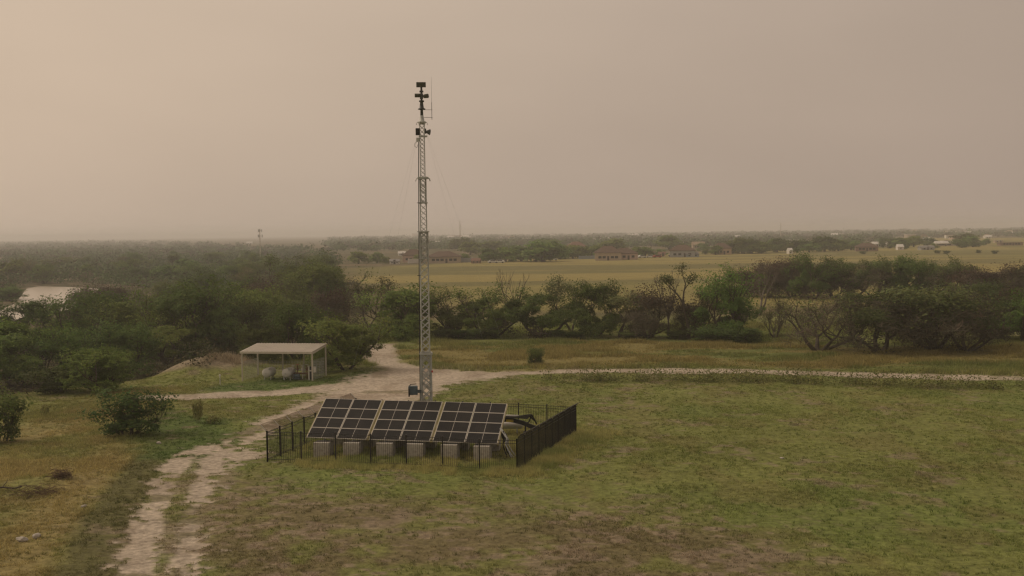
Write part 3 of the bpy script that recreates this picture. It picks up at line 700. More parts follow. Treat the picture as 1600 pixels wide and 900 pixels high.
house(1034, 400, 12, 7, 'pink', 'red', 'small pinkish hut with red roof', 'gable', nwin=2)
house(1228, 382, 26, 9, 'white', 'white', 'left one of the two long white far buildings', 'flat', .4, nwin=5)
house(1253, 382, 20, 9, 'white', 'white', 'right one of the two long white far buildings', 'flat', .4, nwin=4)
house(1234, 396, 7, 9, 'white', 'white', 'narrow white shed between dark round trees', 'shed', 1, nwin=1)
house(1354, 391, 36, 13, 'brick', 'brown', 'brown brick house with white gutter at right', 'hip', nwin=5)
house(1372, 384, 22, 8, 'white', 'white', 'white roofed house behind the brick house', 'gable')
house(1391, 380, 20, 6, 'white', 'tan', 'pale flat house farther behind the brick house', 'flat', nwin=3)
house(1406, 390, 10, 9, 'white', 'white', 'bright white shed beside a dark tree', 'shed', 1, nwin=1)
house(1447, 389, 24, 7, 'grey', 'grey', 'low grey house at the far field edge', 'gable', .5, nwin=3)
house(1474, 383, 28, 8, 'tan', 'white', 'long building with white roof and dark openings', 'gable', .4, nwin=6)
house(1490, 383, 16, 6, 'white', 'white', 'white annex beside the long white roofed building', 'flat', nwin=2)
house(1578, 382, 40, 5, 'brick', 'tan', 'long low brown building at the right picture edge', 'flat', .3, nwin=6)
house(1544, 372, 10, 5, 'white', 'white', 'tiny white house above the single round field tree', 'gable', nwin=2)
rr = random.Random(4)
for i in range(66):
    px = rr.uniform(640, 1580); base = 362 + (1600 - px) / 1600 * 12 - 5
    py = base + rr.uniform(5, 25)
    house(px, py, rr.uniform(9, 18), rr.uniform(4, 6.5), rr.choice(['white', 'tan', 'pink', 'white']), rr.choice(['white', 'tan', 'white', 'brown']), 'faint distant house in the haze behind the town', rr.choice(['gable', 'hip', 'flat']), group='faint houses behind the town', nwin=2)
house(390, 381, 10, 4, 'white', 'white', 'lone white roof in the left woodland', 'gable', nwin=2)
# pale boundary wall by the field
def long_wall(p0, p1, h, label, m):
    a, b = place(*p0), place(*p1); d = (b - a); Ln = d.length; t = thing('boundary_wall', label, 'wall', a, math.atan2(d.y, d.x))
    obj('panel', MB().box((Ln / 2, 0, h / 2 - .2), (Ln, .2, h + .4)), m, t)
    for i in range(int(Ln / 4) + 1): obj('pillar', MB().box((i * Ln / int(Ln / 4), 0, h / 2 - .1), (.34, .34, h + .5)), m, t)
long_wall((638, 411.5), (657, 411), 2.0, 'short pale wall left of the mast at the field edge', WALLS['white'])
long_wall((676, 410.5), (738, 409.5), 2.0, 'long pale wall along the straw field', WALLS['grey'])
long_wall((905, 405), (990, 402.5), 1.6, 'grey wall along the field before brown roofs', WALLS['blue'])
# parked cars
def car(px, py, paint, label, rz):
    p = place(px, py); t = thing('parked_car', label, 'car', p, rz)
    prof = [(-2.2, .35), (2.2, .35), (2.25, .75), (1.3, .92), (.7, 1.42), (-1.1, 1.46), (-1.9, .98), (-2.25, .9)]
    obj('body', MB().prism(prof, -.85, .85), paint, t)
    obj('window', MB().prism([(1.15, .95), (.66, 1.34), (-1.05, 1.38), (-1.7, 1.0)], -.87, .87), GLASSDARK, t)
    for x in (-1.4, 1.4):
        for y in (-.8, .8): obj('wheel', MB().tube((x, y - .1, .33), (x, y + .1, .33), .33, n=12), BLACK, t)
PAINT_R = mat('red_car_paint', (.3, .04, .03), .3, .1, 3); PAINT_W = mat('white_car_paint', (.62, .62, .60), .3, .05, 3); PAINT_D = mat('dark_car_paint', (.05, .05, .06), .3, .1, 3)
car(770, 411, PAINT_W, 'white parked car left of two cars under the town trees', .2); car(781, 411, PAINT_W, 'white parked car right of two cars under the town trees', 2.9)
car(864, 407, PAINT_W, 'white parked car below a round town tree', .1); car(1003, 403, PAINT_W, 'white parked car beside the grey wall end', .3)
car(1016, 402.5, PAINT_W, 'white parked car left of the small pinkish hut', 3.0); car(1051, 401, PAINT_D, 'dark parked car before the rounded brown roof', .1)
car(1027, 402.5, PAINT_R, 'red parked car in front of the small pinkish hut', .2)
# far masts
def far_mast(px, py, top, label, Y=None, panels=True, r=.35):
    p = place(px, py) if Y is None else at_depth(px, py, Y); Yd = p.y
    if Y is not None: p.z = tz(p.x, p.y)
    h = at_depth(px, top, Yd).z - p.z
    t = thing('cell_tower', label, 'tower', p); obj('pole', MB().tube((0, 0, -.5), (0, 0, h), r, r * .6, 8), CREAM, t)
    if panels:
        for z, w in ((h - .9, 1.2), (h - 4.2, 1.5)):
            m = MB()
            for i in range(3):
                a = i * 2.094 + .4; m.tube((0, 0, z), (w * math.cos(a), w * math.sin(a), z), .12, n=5)
                m.box((w * math.cos(a), w * math.sin(a), z), (.38, .38, 1.7))
            obj('antenna_array', m, STEEL, t)
far_mast(407, 411, 358, 'pale cell tower with two antenna rings above left woodland')
far_mast(719, 372, 345, 'faint thin mast on the horizon right of the tower', 1150, False, .5)
far_mast(1220, 362, 348, 'faint thin mast on the horizon at right', 1400, False, .5)

# ------------------------------------------------------------------ fence of the compound
FH = 1.86
def fence():
    t = thing('iron_fence', 'black iron picket fence enclosing the solar compound', 'fence', FENCE_C[0])
    o = FENCE_C[0]
    def side(a, b, n, arm, outdir, mats, front=False):
        a = a - o; b = b - o; d = (b - a); Ln = d.length; u = d / Ln; zz = lambda p: tz(p.x + o.x, p.y + o.y)
        outv = Vector(outdir)
        for i in range(n + 1):
            p = a + d * (i / n); z = zz(p)
            obj('post', MB().box((p.x, p.y, z + FH / 2 - .1), (.085, .085, FH + .25)).box((p.x, p.y, z + FH + .045), (.11, .11, .04)), BLACKIRON, t)
            if arm == 'wire':
                q = p + outv * .42 + Vector((0, 0, z + FH + .42)); obj('arm', MB().tube(p + Vector((0, 0, z + FH)), q, .03, n=5), ALU, t)
        for i in range(n):
            p0 = a + d * (i / n); p1 = a + d * ((i + 1) / n); z0, z1 = zz(p0), zz(p1); m = MB()
            for hz, th in ((.16, .035), (FH - .22, .035), (FH - .04, .035)):
                m.tube(p0 + Vector((0, 0, z0 + hz)), p1 + Vector((0, 0, z1 + hz)), th * .55, n=4)
            k = int((p1 - p0).length / (.10 if arm == 'curve' else .115))
            for j in range(1, k):
                f = j / k; p = p0.lerp(p1, f); z = z0 + (z1 - z0) * f
                m.tube(p + Vector((0, 0, z + .04)), p + Vector((0, 0, z + FH)), .019 if arm == 'curve' else .0125, n=4, smooth=False)
                if arm == 'curve':
                    p_ = [p + Vector((0, 0, z + FH))] + [p + outv * x + Vector((0, 0, z + FH + h)) for x, h in ((.07, .17), (.20, .30), (.36, .36))]
                    for s_ in range(3): m.tube(p_[s_], p_[s_ + 1], .0135, n=4, smooth=False)
            obj('panel', m, BLACKIRON, t)
            if arm == 'wire':
                m = MB()
                for s_ in range(1, 5):
                    f = s_ / 4; m.tube(p0 + outv * .42 * f + Vector((0, 0, z0 + FH + .42 * f)), p1 + outv * .42 * f + Vector((0, 0, z1 + FH + .42 * f)), .014, n=3)
                for j in range(k * 2):
                    p = p0.lerp(p1, (j + .5) / k / 2); m.tube(p + Vector((0, 0, z0 + FH - .05)), p + outv * .42 + Vector((0, 0, z0 + FH + .42)), .008, n=3)
                obj('wire_topping', m, WIRE, t)
            elif arm == 'curve':
                m = MB(); v0 = p0 + outv * .36 + Vector((0, 0, z0 + FH + .36)); v1 = p1 + outv * .36 + Vector((0, 0, z1 + FH + .36)); m.tube(v0, v1, .016, n=4)
                obj('top_rail', m, BLACKIRON, t)
    c = FENCE_C
    side(c[0], c[1], 7, None, (0, 0, 0), None)
    rn = Vector((c[2].y - c[1].y, -(c[2].x - c[1].x), 0)).normalized(); side(c[1], c[2], 9, 'curve', rn, None)
    bn = Vector((0, 1, 0)); side(c[2], c[3], 8, None, bn, None)
    ln = Vector((-(c[0].y - c[3].y) * -1, (c[0].x - c[3].x) * -1, 0)).normalized()
    if ln.x > 0: ln = -ln
    side(c[3], c[0], 8, 'wire', ln, None)
fence()

# ------------------------------------------------------------------ solar arrays on concrete blocks
ROT = R(-8.5); TILT = R(26); MODH = 1.085; ROWS = 4
BL = [(479, 683.5), (576.5, 687), (675.6, 690)]; BR = [(572, 687), (671.4, 690), (777, 694)]
p_first = on_z(*BL[0], 1.26)
def along(px, py):                    # point of the line of lower edges that is seen at this pixel
    d = ray(px, py); u = Vector((math.cos(ROT), math.sin(ROT))); n_ = Vector((-u.y, u.x))
    k = (p_first.x * n_.x + p_first.y * n_.y) / (d.x * n_.x + d.y * n_.y)
    return Vector((d.x * k, d.y * k, CAM_H + d.z * k))
BLOCKS = []
def solar_array(i):
    a, b = along(*BL[i]), along(*BR[i]); w = (b - a).length; ex = (b - a).normalized()
    base = Vector(((a.x + b.x) / 2, (a.y + b.y) / 2, 0)); base.z = tz(base.x, base.y); zc = (a.z + b.z) / 2 - base.z
    lab = ('leftmost of three tilted solar arrays, beside the wire topped fence', 'middle solar array, in front of the lattice mast', 'rightmost solar array, next to the white tank')[i]
    t = thing('solar_array', lab, 'solar panel', base, ROT, 'tilted solar arrays in the compound')
    roll = math.atan2(b.z - a.z, Vector((b.x - a.x, b.y - a.y)).length)
    m3 = Euler((TILT, 0, 0)).to_matrix(); m3 = Euler((0, -roll, 0)).to_matrix() @ m3
    P = lambda x, s, off=0.0: m3 @ Vector((x, s, off)) + Vector((0, 0, zc))
    mw = (w - .03) / 2
    for c in range(2):
        for r in range(ROWS):
            x0 = -w / 2 + c * (mw + .03); s0 = r * MODH; cx, cy = x0 + mw / 2, s0 + MODH / 2 - .01
            mj = m3 @ Euler((R(random.uniform(-.5, .5)), R(random.uniform(-.4, .4)), 0)).to_matrix(); g = obj('module', MB().box(P(cx, cy, 0), (mw - .05, MODH - .055, .03), mj), SOLAR, t)
            f = MB()
            for q in (-1, 1):
                f.box(P(cx + q * (mw / 2 - .022), cy, .004), (.036, MODH - .015, .046), m3); f.box(P(cx, cy + q * (MODH / 2 - .024), .003), (mw - .08, .028, .044), m3)
            f.box(P(cx, cy, .0165), (.022, MODH - .07, .006), m3)
            obj('frame', f, ALU, g)
    for s_ in (.5, 3.7): obj('rail', MB().box(P(0, s_, -.09), (w - .1, .06, .12), m3), STEEL, t)
    for q, nm in ((-1, ''), (1, '')):
        obj('side_beam', MB().box(P(q * (w / 2 + .035), 2.15, -.05), (.05, 4.35, .11), m3), mat('yellowish_beam', (.34, .29, .15), .6, .2, 4) if i == 0 and q < 0 else bpy.data.materials['yellowish_beam'], t)
    for fx in (-.235, .265):
        for s_, yb in ((.45, None), (3.75, None)):
            top = P(fx * w, s_, -.12); obj('post', MB().tube((top.x, top.y, .1), top, .06, n=8), STEEL, t)
            BLOCKS.append((t.matrix_basis.copy(), base, top))
    for fx in (-.235, .265):
        a_ = P(fx * w, .45, -.12); b_ = P(fx * w, 3.75, -.12); obj('brace', MB().tube((a_.x, a_.y, .95), (b_.x, b_.y, b_.z - .25), .03, n=6), STEEL, t)
for i in range(3): solar_array(i)
blk = MB().box((0, 0, .42), (1.02, 1.0, 1.0), None, .014).mesh('concrete_block'); blk.materials.append(CONC)
names = ['first', 'second', 'third', 'fourth', 'fifth', 'sixth']
fi = bi = 0
for k, (mw_, base, top) in enumerate(BLOCKS):
    p = Matrix.Translation(base) @ Euler((0, 0, ROT)).to_matrix().to_4x4() @ Vector((top.x, top.y + (-.25 if k % 2 == 0 else .1), 0))
    front = k % 2 == 0; n_ = (k // 2)
    t = thing('concrete_block', f'{names[n_]} concrete block from the left in the ' + ('front row, under the panels\' lower edge' if front else 'rear row, under the panels\' upper edge'), 'concrete block', (p.x, p.y, tz(p.x, p.y)), ROT + random.uniform(-.03, .03), 'concrete ballast blocks under the arrays')
    obj('body', blk, None, t)
    obj('base_plate', MB().box((0, .2 if front else -.05, .935), (.3, .3, .03)), STEEL, t)

# ------------------------------------------------------------------ lattice mast on its trailer
TB = on_z(667.5, 684); TB.z = tz(TB.x, TB.y); MPX = TB.y / FPX
def zt(py): return at_depth(664, py, TB.y).z - TB.z
def mast():
    t = thing('lattice_mast', 'tall galvanised telescoping lattice mast with cameras on top', 'tower', TB, R(7))
    def section(z0, z1, w, leg, br, pitch):
        m = MB(); h = w / 2; c = [(-h, -h), (h, -h), (h, h), (-h, h)]
        for x, y in c: m.tube((x, y, z0), (x, y, z1), leg, n=6)
        n = max(1, round((z1 - z0) / pitch))
        for k in range(n):
            a, b = z0 + (z1 - z0) * k / n, z0 + (z1 - z0) * (k + 1) / n
            for i in range(4):
                p, q = c[i], c[(i + 1) % 4]
                m.tube((*p, a), (*q, b), br, n=4, cap=False); m.tube((*q, a), (*p, b), br, n=4, cap=False)
        for z in (z0 + .05, z1 - .05):
            for i in range(4): m.tube((*c[i], z), (*c[(i + 1) % 4], z), leg, n=5)
        obj('lattice_section', m, STEEL, t)
    z1, z2, z3, z4 = zt(552), zt(362), zt(278), zt(190)
    section(.75, z1, .70, .048, .036, .62); section(1.3, z2, .54, .036, .027, .48); section(zt(404), z3, .41, .030, .020, .36); section(zt(317), z4, .31, .024, .017, .28)
    # collars where sections meet
    for z, w, hh in ((z1, .80, .14), (z2, .64, .08), (zt(404), .62, .08), (z3, .62, .14), (zt(317), .50, .08)):
        m = MB(); h = w / 2
        for s_ in (-1, 1): m.box((0, s_ * h, z), (w + .08, .07, hh)).box((s_ * h, 0, z), (.07, w - .08, hh))
        obj('collar', m, STEEL, t)
    m = MB()                                                   # guide horns of the big collar
    for s_ in (-1, 1):
        for q in (-1, 1): m.path([(s_ * .28, q * .2, z3 + .05), (s_ * .42, q * .28, z3 - .03), (s_ * .50, q * .32, z3 - .22)], .02)
    obj('guide_horn', m, STEEL, t)
    m = MB().lathe((0, 0, z4 - .16), (0, 0, 1), [(0, .22), (.1, .27), (.16, .27), (.22, .17), (.55, .11), (.6, .10)], 16)
    for a in range(6): m.path([(.22 * math.cos(a * 1.047), .22 * math.sin(a * 1.047), z4), (.34 * math.cos(a * 1.047), .34 * math.sin(a * 1.047), z4 - .08), (.38 * math.cos(a * 1.047), .38 * math.sin(a * 1.047), z4 - .22)], .022)
    obj('top_plate', m, STEEL, t)
    a = zt(171)
    obj('neck', MB().lathe((0, 0, z4 + .3), (0, 0, 1), [(0, .11), (a - z4 - .34, .09), (a - z4 - .3, .25), (a - z4 - .25, .25), (a - z4 - .2, .15), (zt(160) - z4 - .3, .1), (zt(159) - z4 - .3, .17), (zt(157) - z4 - .3, .17)], 14), DARKBOX, t)
    # camera head
    zc = zt(150.5)
    yk = obj('camera_yoke', MB().tube((0, 0, zt(158)), (0, 0, zt(139)), .07, n=10).box((0, 0, zc), (.2, .3, .36)).box((0, 0, zt(143)), (.26, .22, .1)), DARKBOX, t)
    obj('camera_housing', MB().lathe((-.46, -.08, zc + .05), (1, 0, 0), [(0, .12), (.02, .13), (.36, .13), (.4, .1)], 14), OLIVE, t)
    ch = obj('camera_housing', MB().lathe((.12, -.1, zc - .02), (1, -.25, .12), [(0, .09), (.05, .13), (.32, .15), (.34, .13)], 14), OLIVE, t)
    obj('lens', MB().lathe((.12 + .33, -.18, zc + .02), (1, -.25, .12), [(0, .12), (.03, .11)], 14), GLASSDARK, ch)
    rd = obj('radar_panel', MB().box((-.02, -.06, zt(132.5)), (.64, .14, .34), None, .02), OLIVE, t)
    obj('mount', MB().box((0, -.01, zt(134.5)), (.18, .22, .16)).tube((0, 0, zt(142)), (0, 0, zt(136)), .08, .06, 10), DARKBOX, t)
    # whip antenna on two side arms
    an = obj('whip_antenna', MB().tube((.68, 0, zt(187)), (.68, 0, zt(160)), .018, n=6).tube((.68, 0, zt(160)), (.68, 0, zt(120)), .009, .006, 5), DARKBOX, t)
    obj('antenna_arm', MB().tube((.05, 0, zt(171.5)), (.72, 0, zt(171.5)), .014, n=5), DARKBOX, t); obj('antenna_arm', MB().tube((.05, 0, zt(183.5)), (.72, 0, zt(183.5)), .014, n=5), DARKBOX, t)
    # boxes clamped on at the top section
    zb = zt(206)
    obj('equipment_box', MB().box((-.31, -.12, zb), (.26, .28, .46), None, .02).box((-.17, -.1, zb), (.08, .12, .3)), BLACK, t)
    obj('loudspeaker', MB().lathe((.27, -.1, zt(206)), (1, -.3, -.15), [(0, .08), (.1, .12), (.24, .2), (.27, .2)], 14).box((.22, -.08, zt(205)), (.1, .12, .34)), DARKBOX, t)
    obj('ring_bracket', MB().box((.05, -.2, zt(213)), (.56, .05, .09)).box((.05, .2, zt(213)), (.56, .05, .09)).box((.30, 0, zt(213)), (.05, .35, .09)), STEEL, t)
    obj('junction_box', MB().box((-.30, -.2, zt(218.5)), (.22, .2, .26), None, .015), STEEL, t)
    cb = [(-.32, -.2, zt(221)), (-.5, -.22, zt(224)), (-.52, -.22, zt(229)), (-.38, -.22, zt(231)), (-.30, -.2, zt(226))]
    obj('cable_loop', MB().path(cb, .013), BLACK, t)
    obj('cable', MB().path([(-.25, -.2, zt(222)), (-.29, -.22, zt(278)), (-.34, -.26, zt(362)), (-.38, -.30, zt(450)), (-.43, -.36, zt(552)), (-.46, -.4, .9)], .03, 6), BLACK, t)
    for py in (317, 362, 430, 500): obj('cable_bracket', MB().box((-.30 - (py - 317) * .0006, -.28, zt(py)), (.26, .04, .04)), DARKBOX, t)
    obj('marker_light', MB().tube((.40, -.40, zt(581)), (.40, -.40, zt(578)), .06, n=10), RED, t)
    # winch
    wn = obj('winch', MB().box((-.92, -.35, zt(608)), (.62, .5, .6), None, .04).box((-.52, -.35, zt(610)), (.34, .2, .2)), BLUEGREY, t)
    obj('drum', MB().tube((-1.24, -.35, zt(610)), (-1.15, -.35, zt(610)), .36, n=14), BLACK, wn); obj('handle', MB().path([(-1.2, -.5, zt(603)), (-1.1, -.62, zt(598)), (-.7, -.62, zt(597.5))], .03), DARKBOX, wn)
    # guy wires to the corners of the trailer frame
    for x, y in ((-6.4, -1.5), (7.6, 1.2), (-4.6, 2.6), (5.4, -2.6)):
        obj('guy_wire', MB().tube((.2 * (1 if x > 0 else -1), 0, zt(200)), (x, y, .1), .0035, n=3, cap=False), STEEL, t)
    # trailer carrying it
    tr = thing('mast_trailer', 'steel trailer carrying the lattice mast behind the solar panels', 'trailer', TB, R(-8))
    fr = MB()
    for y in (-.75, .75): fr.box((0, y, .6), (6.0, .14, .2))
    for x in (-2.9, -1, 1, 2.9): fr.box((x, 0, .6), (.14, 1.36, .18))
    obj('frame', fr, DARKBOX, tr); obj('deck', MB().box((0, 0, .725), (5.4, 1.3, .04)), STEEL, tr)
    for x in (-.9, 0.0):
        for y in (-.98, .98):
            w = obj('wheel', MB().lathe((x, y - .12, .36), (0, 1, 0), [(0, .26), (.03, .36), (.21, .36), (.24, .26)], 18), BLACK, tr); obj('rim', MB().lathe((x, y - .125, .36), (0, 1, 0), [(0, .18), (.25, .18)], 14), STEEL, w)
    for x in (-2.6, 2.6): obj('jack', MB().tube((x, -.9, 0), (x, -.9, .9), .06, n=8).box((x, -.9, .02), (.35, .35, .04)), STEEL, tr)
    # hinged outrigger arm reaching out past the panels
    q = Matrix.Rotation(R(8), 4, 'Z')
    def at(px, py, Y): return q @ (at_depth(px, py, Y) - TB)
    Y = TB.y - .6
    arm = MB(); pts = [at(770, 656, Y), at(790, 655.5, Y), at(803, 657, Y), at(818, 661, Y), at(828, 665.5, Y), at(837, 668.5, Y)]
    for a_, b_ in zip(pts[:-1], pts[1:]):
        d = (b_ - a_); arm.box((a_ + b_) / 2, (d.length + .05, .24, .27), d.to_track_quat('X', 'Z').to_matrix())
    ar = obj('outrigger_arm', arm, BLACK, tr)
    up_ = [at(800, 652, Y), at(812, 650.5, Y), at(825, 648.5, Y), at(831, 648, Y), at(834, 654, Y), at(839, 663, Y)]
    obj('upper_link', MB().path(up_, .06, 6).path([up_[3], at(826, 660, Y), at(820, 661, Y)], .05).path([at(826, 649, Y), at(836.5, 657, Y)], .07), BLACK, tr)
    obj('cover', MB().add([at(789, 650, Y - .3), at(806, 651, Y - .3), at(830, 648, Y - .2), at(830, 649.5, Y + .3), at(806, 649, Y + .4), at(789, 649, Y + .4), at(789, 653, Y - .3), at(806, 653.5, Y - .3), at(824, 655, Y - .2)],
        [(0, 1, 4, 5), (1, 2, 3, 4), (0, 6, 7, 1), (1, 7, 8, 2)]), TARP, tr)
    obj('hazard_strip', MB().box(at(795, 657.5, Y - .13), (.62, .03, .17)), YELLOW, tr)
    obj('support_leg', MB().tube(at(821, 661, Y), at(821, 674, Y), .055, n=7).box(at(821, 674.5, Y), (.3, .3, .04)), BLACK, tr)
mast()
# white tank beside the trailer
def tank():
    Y = TB.y + .5; a = at_depth(775, 664, Y); b = at_depth(818, 664, Y); Ln = (b - a).length
    t = thing('propane_tank', 'white horizontal tank under the black outrigger arm', 'tank', (a.x, a.y, tz(a.x, a.y))); zc = a.z - t.location.z; r = .26
    obj('shell', MB().lathe((0, 0, zc), b - a, [(0, .02), (.03, .14), (.1, .24), (.22, r), (Ln - .22, r), (Ln - .1, .24), (Ln - .03, .14), (Ln, .02)], 20), WHITE, t)
    for x in (.4, Ln - .45): obj('foot', MB().box((x, 0, (zc - r) / 2 + .06), (.1, .46, zc - r + .12)), STEEL, t)
    obj('valve_dome', MB().lathe((Ln * .5, 0, zc + r - .02), (0, 0, 1), [(0, .12), (.12, .12), (.16, .06)], 12), STEEL, t)
    p = at_depth(780, 651, Y); p.z = 0
    # pale duct lying on the frame above the arm
    Yc = TB.y + 1.4; a = at_depth(776, 650.5, Yc); b = at_depth(812, 651, Yc)
    t = thing('pale_duct', 'pale rolled sheet lying above the black outrigger arm', 'duct', (a.x, a.y, tz(a.x, a.y)))
    z = a.z - t.location.z; obj('roll', MB().lathe((0, 0, z), b - a, [(0, .10), (.05, .13), ((b - a).length - .1, .12), ((b - a).length, .05)], 14), WHITE, t)
    for f in (.2, .75): q = (b - a) * f; obj('stand', MB().tube((q.x, q.y, 0), (q.x, q.y, z), .03, n=6), STEEL, t)
tank()
# pale cabinet whose lid shows over the panels
p = on_z(614.5, 682); p.z = tz(p.x, p.y); hc = at_depth(614, 627.5, p.y).z - p.z
t = thing('power_cabinet', 'pale cabinet whose lid shows above the panels left of mast', 'cabinet', p, R(-8))
obj('body', MB().box((0, 0, hc / 2 - .05), (1.0, .9, hc - .06), None, .02), CREAM, t); obj('lid', MB().box((0, 0, hc - .05), (1.12, 1.1, .07), None, .015), WHITE, t); obj('door', MB().box((0, -.462, hc / 2), (.86, .03, hc * .8)), CREAM, t)
# cable bundle sagging from the right end of the arrays
pr = along(*BR[2]); pb = Vector((pr.x + .55, pr.y + .9, 0)); pb.z = tz(pb.x, pb.y)
t = thing('cable_bundle', 'dark cable bundle sagging to the ground at the arrays\' right end', 'cables', pb)
for i in range(5):
    o_ = Vector((random.uniform(-.12, .12), random.uniform(-.1, .1), 0)); pts = [Vector((-.35, .5, 1.75)), Vector((-.12, .3, 1.5)), Vector((.02, .1, 1.2)), Vector((-.02, .0, .8)), Vector((.16, -.1, .45)), Vector((.36, -.2, .05))]
    obj('cable', MB().path([q + o_ * (.4 + .5 * k) + Vector((random.uniform(-.05, .05), 0, random.uniform(-.06, .06))) for k, q in enumerate(pts)], .038, 6), BLACK if i % 2 else STEEL, t)
obj('tarp_scrap', MB().add([(-.4, .4, 1.7), (.05, .2, 1.45), (.12, .1, 1.0), (-.12, .2, .95), (-.3, .35, 1.2), (-.05, .28, 1.25)], [(0, 5, 4), (0, 1, 5), (1, 2, 5), (2, 3, 5), (3, 4, 5)]), TARP, t)

# ------------------------------------------------------------------ open shelter with tanks
SH = [on_z(379, 594), on_z(488.5, 595), on_z(509.5, 587.5)]
def shelter():
    a, b, c = SH; o = a.copy(); o.z = tz(a.x, a.y); ux = (b - a); w = ux.length; rz = math.atan2(ux.y, ux.x); dpt = (c - b).length
    dpt = max(dpt, 3.4); t = thing('open_shelter', 'open shelter with cream sloping metal roof on thin posts', 'shelter', o, rz)
    hf = at_depth(379, 549, a.y).z - o.z; hb = hf + .42
    sk = (c - b); loc = Matrix.Rotation(-rz, 4, 'Z') @ sk; dx, dy = loc.x, max(loc.y, 3.2)
    def Q(u, v, z): return Vector((u * w + v * dx, v * dy, z))
    th = .06; m = MB()
    n = 26                                                     # ribbed sheet
    e0, e1 = -.015, 1.015
    for i in range(n):
        u0_, u1_ = e0 + (e1 - e0) * i / n, e0 + (e1 - e0) * (i + 1) / n; um = u0_ + (u1_ - u0_) * .7
        for ua, ub, k in ((u0_, um, 0), (um, u1_, .03)):
            P_ = [Q(ua, -.06, hf + k), Q(ub, -.06, hf + k), Q(ub, 1.05, hb + k), Q(ua, 1.05, hb + k)]
            m.add(P_ + [p - Vector((0, 0, .05 + k)) for p in P_], [(0, 1, 2, 3), (7, 6, 5, 4), (0, 4, 5, 1), (1, 5, 6, 2), (2, 6, 7, 3), (3, 7, 4, 0)])
    obj('roof', m, ROOFM, t)
    def beam(p, q, s1, s2): d = q - p; return MB().box((p + q) / 2, (d.length, s1, s2), d.to_track_quat('X', 'Z').to_matrix())
    obj('fascia', beam(Q(-.015, -.065, hf - .09), Q(1.015, -.065, hf - .09), .05, .2), CREAM, t)
    obj('rear_beam', beam(Q(-.01, 1.0, hb - .17), Q(1.01, 1.0, hb - .17), .08, .18), CREAM, t)
    for u in (0, 1): obj('side_beam', beam(Q(u, -.03, hf - .19), Q(u, 1.03, hb - .19), .07, .16), CREAM, t)
    for u, v in ((0, 0), (1, 0), (0, 1), (.37, 1), (.68, 1), (1, 1)):
        h = hf + (hb - hf) * v - .12; p = Q(u, v, 0); obj('post', MB().box((p.x, p.y, h / 2 - .15), (.12, .12, h + .3)), CREAM, t)
    # chain link on the two ends and the back
    def mesh_panel(p, q, h):
        m = MB(); d = q - p; Ln = d.length; k = int(Ln / .16)
        for i in range(k + 1): m.tube(p + d * (i / k), p + d * (i / k) + Vector((0, 0, h)), .011, n=3, cap=False)
        for j in range(int(h / .16) + 1): m.tube(p + Vector((0, 0, j * .16)), q + Vector((0, 0, j * .16)), .011, n=3, cap=False)
        return m
    obj('mesh_panel', mesh_panel(Q(0.02, 0.02, .1), Q(.02, .98, .1), 1.8), STEEL, t); obj('mesh_panel', mesh_panel(Q(.98, .02, .1), Q(.98, .98, .1), 1.9), STEEL, t); obj('mesh_panel', mesh_panel(Q(.02, .97, .1), Q(.98, .97, .1), 1.5), STEEL, t)
    obj('meter_box', MB().box(Q(1.03, .02, 1.15), (.22, .2, .55), None, .015), WHITE, t)
    Wd = lambda v: Matrix.Translation(o) @ Matrix.Rotation(rz, 4, 'Z') @ v
    def rnd_tank(u, lab):
        q = Wd(Q(u, .22, 0)); tt = thing('water_tank', lab, 'tank', (q.x, q.y, tz(q.x, q.y)), rz + R(8))
        r = .46; obj('shell', MB().lathe((0, -.55, .68), (.15, 1, 0), [(0, .05), (.03, .24), (.08, .38), (.16, r), (1.5, r), (1.6, .3), (1.64, .05)], 22), WHITE, tt)
        for y in (-.25, .75):
            for x in (-.3, .3): obj('leg', MB().box((x + .08, y, .15), (.09, .09, .5)), STEEL, tt)
        obj('flange', MB().tube((.28, -.45, 1.0), (.36, -.5, 1.12), .07, n=8).tube((-.02, -.6, .68), (0, -.68, .68), .06, n=8), STEEL, tt)
    rnd_tank(.31, 'left one of two round white tanks under the shelter'); rnd_tank(.59, 'right one of two round white tanks under the shelter')
    # pumps and pipework
    q = Wd(Q(.76, .35, 0)); tt = thing('pump_manifold', 'rusty pump manifold with upright valves right of the white tanks', 'pipework', (q.x, q.y, tz(q.x, q.y)), rz)
    obj('header_pipe', MB().tube((-.9, 0, .55), (.9, 0, .55), .09, n=9), RUST, tt); obj('header_pipe', MB().tube((-.9, .5, .85), (.9, .5, .85), .07, n=9), STEEL, tt)
    for i, x in enumerate((-.75, -.3, .2, .65)):
        vv = obj('valve', MB().tube((x, 0, 0), (x, 0, 1.25 + .1 * (i % 2)), .06, n=8).box((x, 0, .95), (.2, .2, .22), None, .02), RUST if i % 2 else WHITE, tt); obj('hand_wheel', MB().lathe((x, 0, 1.3 + .1 * (i % 2)), (0, 0, 1), [(0, .15), (.03, .15)], 12), RED if i == 1 else STEEL, vv)
    obj('motor', MB().tube((-.5, -.4, .35), (.05, -.4, .35), .2, n=12).box((-.2, -.4, .1), (.7, .4, .12)), BLUEGREY, tt)
    obj('filter_tank', MB().lathe((.95, .2, 0), (0, 0, 1), [(0, .22), (1.0, .22), (1.2, .08)], 14), DARKBOX, tt)
    q = Wd(Q(.93, .1, 0)); tt = thing('valve_stand', 'white upright valve stand at the shelter\'s right front post', 'pipework', (q.x, q.y, tz(q.x, q.y)), rz)
    obj('pipe', MB().tube((0, 0, 0), (0, 0, 1.35), .07, n=8).tube((0, 0, .9), (.35, 0, .9), .06, n=8), WHITE, tt); obj('hand_wheel', MB().lathe((0, 0, 1.35), (0, 0, 1), [(0, .16), (.03, .16)], 12), STEEL, tt)
shelter()
